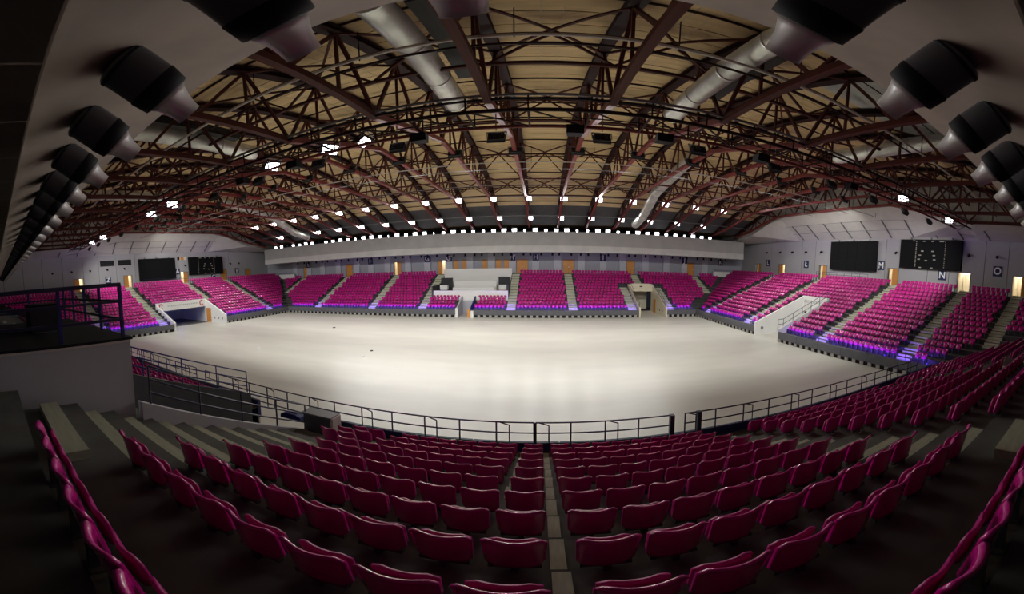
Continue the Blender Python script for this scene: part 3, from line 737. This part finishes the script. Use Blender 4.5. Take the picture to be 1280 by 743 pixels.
# TV stands / rails in the far corners
for x0, x1, lb in ((-52, -46.5, 'dark balcony rail in the far left corner'), (29.3, 35.0, 'dark balcony rail in the far right corner')):
    t = thing('corner_balcony', ((x0 + x1) / 2, 54.8, 5.4), lb, 'balcony')
    box_obj('parapet', x0, x1, 54.7, 54.85, 5.3, 6.3, 'white', t); bar_obj('rail', (x0, 54.7, 6.6), (x1, 54.7, 6.6), .06, .06, 'rail_dark', t); bar_obj('rail', (x0, 54.7, 6.45), (x1, 54.7, 6.45), .25, .04, 'rail_dark', t)

# ------------------------------------------------------------------ tunnels (vomitories)
def slope_wall(name_parent, S, a, th, d0, d1, h0, h1, m, extra=.0):
    """parapet following the rake at row coordinate a, from depth d0 (top h0) to d1 (top h1), standing on the floor"""
    p = [S.at(a - th / 2, d0, 0), S.at(a + th / 2, d0, 0), S.at(a + th / 2, d1, 0), S.at(a - th / 2, d1, 0)]
    zt = [h0, h0, h1, h1]
    vs = [(q[0], q[1], 0.0) for q in p] + [(q[0], q[1], z) for q, z in zip(p, zt)]
    MB().add(vs, [(0, 3, 2, 1), (4, 5, 6, 7), (0, 1, 5, 4), (1, 2, 6, 5), (2, 3, 7, 6), (3, 0, 4, 7)]).build('side_wall', m, name_parent)
def bxS(S, name, a0, a1, d0, d1, z0, z1, m, parent):
    p, q = S.at(a0, d0, 0), S.at(a1, d1, 0)
    return box_obj(name, min(p[0], q[0]), max(p[0], q[0]), min(p[1], q[1]), max(p[1], q[1]), z0, z1, m, parent)
def slope_rail(S, parent, a, pts, m='rail_dark', n_bars=2, post=1.3):
    """pts: (depth, base z) polyline"""
    for (d0, z0), (d1, z1) in zip(pts[:-1], pts[1:]):
        for i in range(n_bars):
            h = .95 * (i + 1) / n_bars
            bar_obj('rail_bar', S.at(a, d0, z0 + h), S.at(a, d1, z1 + h), .05, .05, m, parent, 'tube')
        L = math.hypot(d1 - d0, z1 - z0); k = max(1, round(L / post))
        for i in range(k + 1):
            f = i / k; d, z = d0 + (d1 - d0) * f, z0 + (z1 - z0) * f
            bar_obj('rail_post', S.at(a, d, z - .05), S.at(a, d, z + .95), .05, .05, m, parent, 'tube')
# far side tunnel with a rounded hood
t = thing('entrance_tunnel', (14.65, FY1, 0), 'cream entrance tunnel with a sloping side wall in the far stand', 'tunnel')
a0, a1 = FAR.gaps[0][0], FAR.gaps[0][1]; zt = DECK + 8 * .36
slope_wall(t, FAR, a0 + .1, .2, -.05, 6.6, 1.25, zt + .35, 'cream'); slope_wall(t, FAR, a1 - .1, .2, -.05, 6.6, 1.25, zt + .35, 'cream')
m = MB(); pts = []
for q in range(9):
    an = PI - PI * q / 8; pts.append((14.65 + 1.95 * math.copysign(abs(math.cos(an)) ** .35, math.cos(an)), zt - .15 + .6 * abs(math.sin(an)) ** .5))
m.prism([(12.7, zt - .7)] + pts + [(16.6, zt - .7)], 'y', FY1 + 6.0, FY1 + 6.75); m.build('hood', 'cream', t)
bxS(FAR, 'back_wall', a0, a1, 9.5, 9.7, 0, 3.2, 'cream', t); bxS(FAR, 'roof_slab', a0, a1, 6.7, 9.6, 3.0, 3.15, 'cream', t)
bxS(FAR, 'side_door', a1 - .24, a1 - .2, 4.2, 5.2, 0, 2.0, 'wood', t); bxS(FAR, 'hood_lamp', a0 + 1.7, a0 + 2.1, 5.9, 6.0, zt - .05, zt + .1, 'black', t)
for d in (1.2, 2.3, 3.1): bxS(FAR, 'wall_bolt', a1 - .26, a1 - .2, d, d + .12, .55, .75, 'black', t)
slope_rail(FAR, t, a0 + .1, [(.2, 1.0), (6.3, zt + .1)], post=3); slope_rail(FAR, t, a1 - .1, [(.2, 1.0), (6.3, zt + .1)], post=3)
# right end tunnel
t = thing('entrance_tunnel', (FX1, 27.5, 0), 'white entrance tunnel with a handrail in the right end stand', 'tunnel')
a0, a1 = RIGHT.gaps[0][0], RIGHT.gaps[0][1]
slope_wall(t, RIGHT, a0 + .1, .2, -.05, 6.8, 1.35, zt + .45, 'white'); slope_wall(t, RIGHT, a1 - .1, .2, -.05, 6.8, 1.2, zt + .35, 'white')
bxS(RIGHT, 'head_wall', a0, a1, 6.6, 6.8, 2.4, zt + .45, 'white', t); bxS(RIGHT, 'back_wall', a0, a1, 9.5, 9.7, 0, 2.5, 'white', t); bxS(RIGHT, 'roof_slab', a0, a1, 6.7, 9.6, 2.45, 2.6, 'white', t)
slope_rail(RIGHT, t, a1 - .1, [(-.05, 1.2), (.6, 1.25), (6.6, zt + .2)])
MB().tube(RIGHT.at(a0 + .2, .8, .75), RIGHT.at(a0 + .26, .8, .75), .16, 14).build('drain_ring', 'steel_grey', t)
# left end gate with the white header and crests
t = thing('entrance_gate', (FX0, 26.3, 0), 'wide vehicle gate with a white header panel in the left stand', 'gate')
a0, a1 = LEFT.gaps[0][0], LEFT.gaps[0][1]; zl = DECK + 6 * .36
slope_wall(t, LEFT, a1 - .12, .24, -.05, 5.0, 1.3, zl + .45, 'white'); slope_wall(t, LEFT, a0 + .12, .24, -.05, 5.0, 1.1, zl + .3, 'white')
bxS(LEFT, 'header_panel', a0, a1 - .24, 4.75, 5.0, 2.35, zl + .5, 'white', t)
for a in (a0 + .75, a1 - .95):
    m = MB()
    for q in range(10):
        an = .6 + q * (2 * PI - 1.2) / 10; an2 = .6 + (q + 1) * (2 * PI - 1.2) / 10
        c = Vector(LEFT.at(a, 4.73, 2.97)); m.bar(c + Vector((0, math.cos(an) * .3, math.sin(an) * .36)), c + Vector((0, math.cos(an2) * .3, math.sin(an2) * .36)), .06, .13)
    m.build('crest', 'crest_red', t)
a = a0 + 1.8; random.seed(3)
while a < a1 - 1.9:
    w_ = random.uniform(.12, .3); p = LEFT.at(a, 4.74, 2.9); box_obj('faded_lettering', p[0] - .006, p[0] + .008, p[1], p[1] + w_, 2.9, 3.08, 'faint_ink', t); a += w_ + .1
bxS(LEFT, 'back_wall', a0, a1, 12.5, 12.7, 0, 3.0, 'parapet_grey', t); bxS(LEFT, 'side_lining', a1 - .1, a1, 5.0, 12.5, 0, 2.4, 'white', t); bxS(LEFT, 'side_lining', a0, a0 + .1, 5.0, 12.5, 0, 2.4, 'parapet_grey', t)
bxS(LEFT, 'tunnel_roof', a0, a1, 5.0, 12.5, 2.4, 2.55, 'parapet_dark', t); bxS(LEFT, 'tunnel_floor', a0, a1, 4.0, 12.5, -.01, .01, 'concrete', t)
bxS(LEFT, 'side_door', a1 - .3, a1 - .24, 3.4, 4.5, 0, 2.1, 'wood', t); bxS(LEFT, 'curtain', a0 + 3.6, a0 + 3.9, 9.0, 9.2, 0, 2.4, 'parapet_grey', t)
bxS(LEFT, 'blue_lamp', a0 + 1.0, a0 + 3.2, 8.0, 8.1, 2.25, 2.35, 'blue_lamp', t); bxS(LEFT, 'blue_lamp', a0 + 4.2, a0 + 6.4, 8.0, 8.1, 2.25, 2.35, 'blue_lamp', t)
for d in (.6, 1.5, 2.4): bxS(LEFT, 'wall_bolt', a1 - .3, a1 - .24, d, d + .14, .55, .8, 'steel_grey', t)
# players' tunnel below the white box
t = thing('players_tunnel', (-9.9, FY1, 0), 'narrow grey players tunnel below the white box', 'tunnel')
a0, a1 = FAR.gaps[1][0], FAR.gaps[1][1]
slope_wall(t, FAR, a0 + .08, .16, -.05, 3.15, 1.3, 2.5, 'parapet_grey'); slope_wall(t, FAR, a1 - .08, .16, -.05, 3.15, 1.3, 2.5, 'blue_paint')
bxS(FAR, 'end_panel', a0, a1, 3.1, 3.19, 0, 1.9, 'parapet_grey', t); bxS(FAR, 'post', a0 - .12, a0 + .18, -.25, .05, 0, 1.2, 'white', t); bxS(FAR, 'post', a1 - .1, a1 + .25, -.25, .05, 0, .9, 'white', t)
bxS(FAR, 'side_leaf', a1 - .55, a1 - .2, -.15, .0, 0, 1.1, 'wood', t)

# white box in the middle of the far stand
t = thing('press_box', (-10, 50, 2.3), 'white tiered press box in the middle of the far stand', 'press box')
box_obj('front_wall', -15.0, -4.5, 47.0, 47.2, 1.6, 3.25, 'white', t)
box_obj('floor_slab', -15.2, -4.6, 47.2, 55.8, 2.1, 2.3, 'concrete', t)
box_obj('desk_panel', -12.7, -6.6, 49.0, 49.15, 2.3, 3.55, 'white', t); box_obj('desk_top', -12.7, -6.6, 49.0, 49.7, 3.55, 3.6, 'white', t)
box_obj('desk_panel', -12.9, -6.6, 50.9, 51.05, 2.3, 4.4, 'white', t); box_obj('desk_top', -12.9, -6.6, 50.9, 51.6, 4.4, 4.45, 'white', t)
box_obj('back_panel', -15.2, -4.5, 53.6, 53.75, 2.3, 6.25, 'white', t)
box_obj('side_wall', -15.35, -15.2, 47.2, 53.6, 1.6, 3.9, 'parapet_dark', t); box_obj('side_wall', -4.6, -4.45, 47.2, 53.6, 1.6, 3.9, 'parapet_dark', t)
box_obj('camera_bay', -15.1, -13.3, 51.3, 51.5, 2.3, 4.9, 'black_soft', t); box_obj('camera_bay', -6.3, -4.6, 51.3, 51.5, 2.3, 5.0, 'black_soft', t)
for x in (-14.2, -5.5):
    box_obj('camera_table', x - .55, x + .55, 49.4, 50.2, 3.2, 3.9, 'white', t); box_obj('table_base', x - .45, x + .45, 49.5, 50.1, 2.3, 3.2, 'wood' if x > -10 else 'steel_grey', t)

# ------------------------------------------------------------------ aisles: half steps
AISLES = {FAR: [(-33.3, 0, 99), (-23.6, 0, 99), (-15.9, 0, 99), (-3.9, 0, 99), (4.1, 0, 99), (12.0, 0, 8), (17.3, 0, 8), (14.6, 8, 99), (25.2, 0, 99), (-43.5, 0, 99)],
          RIGHT: [(32.0, 0, 99), (20.6, 0, 99), (12.4, 0, 99), (6.9, 0, 99), (41.6, 0, 99)],
          LEFT: [(20.9, 0, 99), (31.6, 6, 99), (40.2, 0, 99), (12.8, 0, 99)],
          NEAR: [(5.25, 0, 99), (-5.7, 3, 99), (-4.05, 0, 3), (.15, 0, 99), (-.54, 0, 6), (14.0, 0, 99), (-20.0, 0, 99), (-31.0, 0, 99)]}
NARROW = (.15, -.54)
AW = {NEAR: .5}
NAMES = {FAR: 'far stand', RIGHT: 'right end stand', LEFT: 'left end stand', NEAR: 'foreground stand'}
def to_a(S, c): return (c - S.O.x) * S.u.x if abs(S.u.x) > 0 else (c - S.O.y) * S.u.y
AIS = {}
for S, lst in AISLES.items():
    AIS[S] = []
    for n, (c, k0, k1) in enumerate(lst):
        a = to_a(S, c); hw = .6
        if S is NEAR: hw = {5.25: .72, -5.7: 1.25, -4.05: .2, .15: .11, -.54: .08}.get(c, .5)
        AIS[S].append((a, hw, k0, k1))
        t = thing('aisle_stairs', S.at(a, .5, DECK), ('narrow pale strip of steps between seats in the foreground stand, ' + ('right' if c > 0 else 'left') + ' one') if S is NEAR and c in NARROW else f'{ordn(n + 1)} flight of pale aisle steps in the {NAMES[S]}', None, kind='structure')
        for k in range(k0, min(k1, S.n)):
            d0 = F0 + k * P; z = DECK + k * S.rise
            e = ends(S, d0 + .4)
            if not (e[0] + .7 < a < e[1] - .7) and S is not NEAR: continue
            bxS(S, 'step', a - hw + .04, a + hw - .04, d0 + (.06 if S is NEAR and hw < .14 else .46 if S is NEAR else .52), d0 + P, z + .005, z + (.03 if S is NEAR and hw < .14 else S.rise * .5), 'step', t)
            if S is not NEAR: bxS(S, 'step', a - hw + .04, a + hw - .04, d0 - .015, d0 + .40, z - S.rise * .36, z + .012, 'step', t)

# ------------------------------------------------------------------ seats
def shell(nu, nv, half, zb, zt, y_base, y_top, curve, th, lip):
    vs, fs = [], []
    def pt(i, j, back):
        u = -1 + 2 * i / nu; v = j / nv
        rc = max(0.0, (abs(u) - .72) / .28)
        top = zt + .022 * u * u - .055 * rc * rc
        bot = zb + .05 * rc * rc
        x = half * u * (1 - .05 * (1 - v)) ; z = bot + (top - bot) * v
        y = y_base + (y_top - y_base) * v - curve * (1 - u * u)
        if j == nv: y -= lip
        n = -th if back else 0
        return (x, y + n, z)
    for back in (0, 1):
        for j in range(nv + 1):
            for i in range(nu + 1): vs.append(pt(i, j, back))
    N = (nu + 1) * (nv + 1); g = lambda i, j, b_: b_ * N + j * (nu + 1) + i
    for j in range(nv):
        for i in range(nu):
            fs.append((g(i + 1, j, 0), g(i, j, 0), g(i, j + 1, 0), g(i + 1, j + 1, 0)))
            fs.append((g(i, j, 1), g(i + 1, j, 1), g(i + 1, j + 1, 1), g(i, j + 1, 1)))
    for i in range(nu):
        fs.append((g(i, 0, 0), g(i + 1, 0, 0), g(i + 1, 0, 1), g(i, 0, 1))); fs.append((g(i + 1, nv, 0), g(i, nv, 0), g(i, nv, 1), g(i + 1, nv, 1)))
    for j in range(nv):
        fs.append((g(0, j + 1, 0), g(0, j, 0), g(0, j, 1), g(0, j + 1, 1))); fs.append((g(nu, j, 0), g(nu, j + 1, 0), g(nu, j + 1, 1), g(nu, j, 1)))
    return vs, fs
def seat_parts(nu, nv, half=.24, low=False):
    back = shell(nu, nv, half, .43 if low else .40, .80 if low else .845, .115, .025, .06, .035, .022)
    pan = shell(max(2, nu // 2), max(2, nv // 2), half - .035, .40 if low else .36, .70 if low else .72, .22, .15, .035, .03, .0)
    leg = MB(); leg.box(-.03, .03, .02, .10, 0.0, .42); leg.box(-.20, .20, .06, .11, .36, .41); leg.box(-.10, .10, .0, .14, 0, .02)
    return back, pan, (leg.v, leg.f)
def tri_mesh(name, vf, m, smooth):
    me = bpy.data.meshes.new(name); me.from_pydata(vf[0], [], vf[1]); me.materials.append(MAT[m])
    if smooth: me.polygons.foreach_set('use_smooth', [True] * len(me.polygons))
    return me
HB, HP, HL = seat_parts(12, 9)
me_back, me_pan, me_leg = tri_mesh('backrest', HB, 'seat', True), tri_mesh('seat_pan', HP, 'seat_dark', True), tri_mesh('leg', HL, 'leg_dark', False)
me_plate = MB().box(-.055, .055, .004, .019, .22, .33); me_plate = tri_mesh('number_plate', (me_plate.v, me_plate.f), 'letter', False)
near, other = [], []
for S in (FAR, RIGHT, LEFT, NEAR):
    for k in range(S.n):
        d = F0 + (k + 1) * P + ((.31 if k == 10 else .08) if S is NEAR else -.12); z = DECK + k * S.rise
        dm = F0 + k * P + .2
        e = ends(S, dm); mx = .7 if k < 3 else .2; lo, hi = e[0] + mx, e[1] - mx
        pitch_ = .54 if S is NEAR else .5
        if S is NEAR:
            c0 = to_a(S, .15)
            aa = [(c0 + s * (.07 + .27 + .54 * i + (.12 if s > 0 and i > 0 and k < 6 else 0)), s, i) for s in (-1, 1) for i in range(110)]
        else: aa = [(lo + .25 + pitch_ * i, 1, i) for i in range(int((hi - lo) / pitch_))]
        for a, s, i in aa:
            if not lo < a < hi: continue
            if any(g[3] <= k < g[2] and g[0] - .4 < a < g[1] + .4 for g in S.gaps): continue
            if any(k0 <= k < k1 and hw > .17 and abs(a - ac) < hw + .24 for ac, hw, k0, k1 in AIS[S]): continue
            x, y, _ = S.at(a, d, z)
            if S is NEAR:
                if (k >= 8 and x < -4.6) or (k < 3 and -7.1 < x < -5.65): continue
                if k >= 3 and -7.1 < x < -4.4: continue
                if (x < -10.6 and y < 2.9) or -12.0 < x < -10.5: continue
                near.append((math.sqrt(x * x + y * y + (z - EYE) ** 2), x, y, z, k, s, i))
            elif not (y > 54.0 and (x > 28.5 or x < -46)): other.append((x, y, z, S.rot))
near.sort()
BIG = 300
GROUP = 'magenta tip-up seats of the foreground stand'
ROWW = {k: ['row nearest the rail', 'second row from the rail', 'third row from the rail', 'fourth row from the rail', 'fifth row from the rail', 'sixth row from the rail', 'seventh row from the rail', 'eighth row from the rail', 'ninth row from the rail', 'second row before the camera', 'row nearest the camera'][k] for k in range(11)}
cnt = {}
for q in sorted(near[:BIG], key=lambda q: (q[4], abs(q[1] - .15))):
    _, x, y, z, k, s, i = q
    right = x > .15; beyond = x > 5.0; over = x < -7
    key = (k, right, beyond, over); cnt[key] = cnt.get(key, 0) + 1; nn = cnt[key]
    where = f'{ordn(nn)} right of the stepped aisle' if beyond else (f'{ordn(nn)} beyond the tunnel' if over else f"{ordn(nn)} {'right' if right else 'left'} of the narrow gap")
    t = thing('stadium_seat', (x, y, z), f'magenta seat, {ROWW[k]}, {where}', 'seat', GROUP)
    t.rotation_euler = (0, 0, random.uniform(-.02, .02))
    link('backrest', me_back, t); p = link('seat_pan', me_pan, t); link('leg', me_leg, t)
    if beyond and nn == 1: link('number_plate', me_plate, t)
rest = [(x, y, z, 0.0) for _, x, y, z, k, s, i in near[BIG:]] + other
def tiled(vf, pts):
    v = np.array(vf[0], float); n = len(v); P_ = np.array(pts)
    c, s = np.cos(P_[:, 3])[:, None], np.sin(P_[:, 3])[:, None]
    X = v[None, :, 0] * c - v[None, :, 1] * s + P_[:, 0:1]; Y = v[None, :, 0] * s + v[None, :, 1] * c + P_[:, 1:2]; Z = v[None, :, 2] + P_[:, 2:3]
    V = np.stack([X, Y, Z], 2).reshape(-1, 3)
    quads = np.array([f for f in vf[1]], int); Q = (quads[None] + (np.arange(len(P_)) * n)[:, None, None]).reshape(-1, 4)
    return V, Q
LB, LP, LL = seat_parts(6, 3, .212, True)
LLm = MB().box(-.04, .04, .02, .10, 0, .40); LL = (LLm.v, LLm.f)
VV, QQ, MI, off = [], [], [], 0
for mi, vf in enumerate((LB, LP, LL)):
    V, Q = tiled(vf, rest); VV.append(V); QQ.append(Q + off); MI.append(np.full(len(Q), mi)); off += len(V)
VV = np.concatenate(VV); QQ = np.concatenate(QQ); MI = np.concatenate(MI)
me = bpy.data.meshes.new('seat_rows')
me.vertices.add(len(VV)); me.vertices.foreach_set('co', VV.ravel().astype(np.float32))
me.loops.add(QQ.size); me.loops.foreach_set('vertex_index', QQ.ravel().astype(np.int32))
me.polygons.add(len(QQ)); me.polygons.foreach_set('loop_start', (np.arange(len(QQ)) * 4).astype(np.int32)); me.polygons.foreach_set('material_index', MI.astype(np.int32))
for m_ in ('seat', 'seat_dark', 'leg_dark'): me.materials.append(MAT[m_])
me.update(calc_edges=True); me.validate()
me.polygons.foreach_set('use_smooth', (MI < 2))
o = link('stadium_seating', me)
tag(o, 'rows of magenta plastic seats filling the distant stands around the arena', 'seats', kind='stuff')
print('SEATS near', len(near), 'other', len(other))

# ------------------------------------------------------------------ foreground guard rail, gates, platform and tunnel
def guard_rail(x0, x1, label, m='rail_dark', y=9.68, zb=.98, ztop=1.86):
    t = thing('guard_rail', ((x0 + x1) / 2, y, zb), label, 'railing', 'guard rails along the arena edge')
    for z in (ztop, ztop - .36, ztop - .72): bar_obj('rail_bar', (x0, y, z), (x1, y, z), .05, .05, m, t, 'tube')
    n = max(1, round((x1 - x0) / 1.1))
    for i in range(n + 1):
        x = x0 + (x1 - x0) * i / n
        bar_obj('rail_post', (x, y, zb - .05), (x, y, ztop), .05, .05, m, t, 'tube')
        if i % 2 == 0 and i < n:
            bar_obj('rail_stay', (x + .38, y, zb), (x + .38, y, ztop - .1), .04, .04, m, t, 'tube'); bar_obj('rail_stay', (x + .38, y, ztop - .1), (x + .08, y, ztop), .04, .04, m, t, 'tube')
    return t
guard_rail(-14.4, -.2, 'dark guard rail along the arena edge left of the middle')
guard_rail(-.15, 3.9, 'short dark guard rail in the middle of the arena edge')
guard_rail(4.4, 18.6, 'dark guard rail along the arena edge to the right')
guard_rail(-38.0, -15.2, 'blue guard rail beyond the gate gap on the left', 'blue_paint')  # blue paint, unlike the other dark rails
for x in (3.93, 4.85):
    t = tag(MB().bar((x, 9.62, .9), (x, 9.62, 1.9), .14).build('gate_post', 'rail_dark'), 'thick dark gate post ' + ('left' if x < 4.3 else 'right') + ' of the stepped aisle foot', 'post')
# rails of the right end stand front, blue gates
def front_rail(y0, y1, label, x=FX1 + .12):
    t = thing('stand_rail', (x, (y0 + y1) / 2, .98), label, 'railing', 'blue rails along the right stand front')
    for z in (1.25, 1.5): bar_obj('rail_bar', (x, y0, z), (x, y1, z), .045, .045, 'blue_paint', t, 'tube')
    n = max(1, round((y1 - y0) / 1.4))
    for i in range(n + 1): bar_obj('rail_post', (x, y0 + (y1 - y0) * i / n, .95), (x, y0 + (y1 - y0) * i / n, 1.5), .045, .045, 'blue_paint', t, 'tube')
front_rail(29.7, 33.0, 'blue rail beyond the white tunnel mouth'); front_rail(18.5, 22.0, 'blue rail at the foot of the middle right aisle'); front_rail(10.2, 13.6, 'blue rail gate at the near right corner')
# railing below the screens
for wx, inward, y0, y1, lb in ((WX1, -1, 24.6, 33.2, 'blue-grey railing below the right video screen'), (WX0, 1, 23.9, 28.0, 'blue-grey railing below the left video screen'), (WX0, 1, 29.4, 33.2, 'short blue-grey railing right of the left video screen')):
    x = (wx - 2.9) if wx > 0 else (wx + 4.2); t = thing('screen_rail', (x, (y0 + y1) / 2, 5.9), lb, 'railing')
    for z in (6.45, 6.8, 7.1): bar_obj('rail_bar', (x, y0, z), (x, y1, z), .045, .045, 'rail_dark', t, 'tube')
    n = round((y1 - y0) / 1.3)
    for i in range(n + 1): bar_obj('rail_post', (x, y0 + (y1 - y0) * i / n, 5.85), (x, y0 + (y1 - y0) * i / n, 7.1), .045, .045, 'rail_dark', t, 'tube')
# platform on the left
x0, x1, y0, y1, zp = LEFT_PLATFORM
t = thing('camera_platform', (x1, y1, 3.4), 'grey walled platform with a black deck on the left', 'platform')
box_obj('side_wall', x1 - .2, x1, y0 + .01, y1, 2.2, zp, 'parapet_grey', t); box_obj('front_wall', x0, x1 - .2, y1 - .2, y1, 1.2, zp, 'parapet_grey', t); box_obj('left_wall', x0, x0 + .2, y0, y1 - .2, 2.2, zp, 'parapet_grey', t)
box_obj('deck', x0 - .05, x1 + .04, y0, y1 + .05, zp, zp + .06, 'black', t); box_obj('deck_edge', x1 + .005, x1 + .03, y0, y1, zp - .05, zp, 'pipe_white', t)
t = thing('platform_railing', (x1 - .15, 1.4, zp), 'dark blue railing around the black platform deck', 'railing')
for p, q in (((x1 - .15, -2.8), (x1 - .15, y1 - .1)), ((x1 - .15, y1 - .1), (x0 + .1, y1 - .1)), ((x0 + .1, y1 - .1), (x0 + .1, -2.8))):
    for z in (zp + 1.22, zp + .85, zp + .45): bar_obj('rail_bar', (*p, z), (*q, z), .09 if z > 6.4 else .06, .09 if z > 6.4 else .06, 'rail_dark', t)
    L = math.hypot(q[0] - p[0], q[1] - p[1]); n = round(L / 1.45)
    for i in range(n): bar_obj('rail_post', (p[0] + (q[0] - p[0]) * i / n, p[1] + (q[1] - p[1]) * i / n, zp + .05), (p[0] + (q[0] - p[0]) * i / n, p[1] + (q[1] - p[1]) * i / n, zp + 1.22), .07, .07, 'blue_paint', t)
t = thing('equipment_case', (-10.2, 1.4, zp + .06), 'black equipment case standing on the platform', 'case')
box_obj('body', -10.9, -9.5, 1.0, 1.8, zp + .1, zp + .75, 'black_soft', t); box_obj('lid', -10.92, -9.48, .98, 1.82, zp + .75, zp + .85, 'black', t)
for xx in (-10.8, -9.6): box_obj('caster', xx - .06, xx + .06, 1.1, 1.7, zp + .06, zp + .1, 'steel_grey', t)
# foreground tunnel left of the aisle
t = thing('stair_tunnel', (-7.1, 6, 0), 'pale sloping parapet with blue handrail beside the foreground tunnel', 'tunnel')
a0, a1 = NEAR.gaps[0][0], NEAR.gaps[0][1]
slope_wall(t, NEAR, a0 - .08, .2, FY0 - 8.5, FY0 - 2.95, 1.22, 3.85, 'parapet_grey'); slope_wall(t, NEAR, a1 + .1, .2, FY0 - 9.3, FY0 - 2.95, 1.6, 4.0, 'parapet_dark')
slope_rail(NEAR, t, a0 - .08, [(FY0 - 8.4, 1.2), (FY0 - 3.2, 3.7)], 'rail_dark', 3, 1.5)
slope_rail(NEAR, t, a1 + .1, [(FY0 - 9.2, 1.6), (FY0 - 3.2, 3.9)], 'blue_paint', 3, 1.5)
for i in range(8):
    box_obj('tunnel_step', -10.6, -7.2, 9.0 - i * .7 - .7, 9.0 - i * .7, 0, .02 + i * .17, 'parapet_dark', t)
box_obj('end_cabinet', -7.05, -6.0, 8.35, 8.75, .85, 1.88, 'kerb', t); box_obj('cabinet_edge', -6.0, -5.9, 8.33, 8.77, .85, 1.9, 'white_panel', t); box_obj('cabinet_cap', -7.1, -5.95, 8.3, 8.8, 1.88, 1.93, 'steel_grey', t)
t = thing('cover_board', (-12.6, 7, 1.7), 'long dark cover board left of the foreground tunnel', 'board')
for i in range(5):
    yy = 8.9 - i * 1.1; zz = 1.55 + i * .44
    MB().add([(-11.0, yy, zz), (-11.0, yy - 1.05, zz + .42), (-11.6, yy - 1.05, zz + .42), (-11.6, yy, zz), (-11.0, yy, zz - .5), (-11.0, yy - 1.05, zz - .08), (-11.6, yy - 1.05, zz - .08), (-11.6, yy, zz - .5)],
             [(0, 1, 2, 3), (7, 6, 5, 4), (0, 4, 5, 1), (1, 5, 6, 2), (2, 6, 7, 3), (3, 7, 4, 0)]).build('board_panel', 'parapet_dark', t)
t = thing('blue_bag', (-8.4, 9.3, .98), 'small blue bag lying by the rail behind the tunnel', 'bag')
MB().prism([(-8.9, .98), (-7.9, .98), (-7.95, 1.15), (-8.2, 1.22), (-8.7, 1.22), (-8.88, 1.12)], 'y', 9.2, 9.5).build('body', 'blue_paint', t)
bar_obj('strap', (-8.6, 9.35, 1.2), (-8.2, 9.35, 1.24), .05, .04, 'navy', t)
# marks and bits on the floor
for n, (x, y, r, m, lb) in enumerate([(-22.5, 33.0, .18, 'black', 'small dark puck lying on the far left floor'), (-12.8, 22.5, .12, 'letter', 'small white scrap on the middle of the floor'), (-6.4, 40.4, .16, 'letter', 'white scrap in front of the press box'), (-22.5, 21.0, .14, 'letter', 'white scrap near the left floor'), (-13.0, 24.2, .13, 'black', 'dark bit on the middle floor')]):
    t = thing('floor_scrap', (x, y, 0), lb, 'scrap')
    MB().tube((x, y, 0), (x, y, .05), r, 9, r * .85).build('body', m, t); MB().tube((x + r * .4, y, .05), (x + r * .4, y, .07), r * .4, 7).build('crease', m, t)
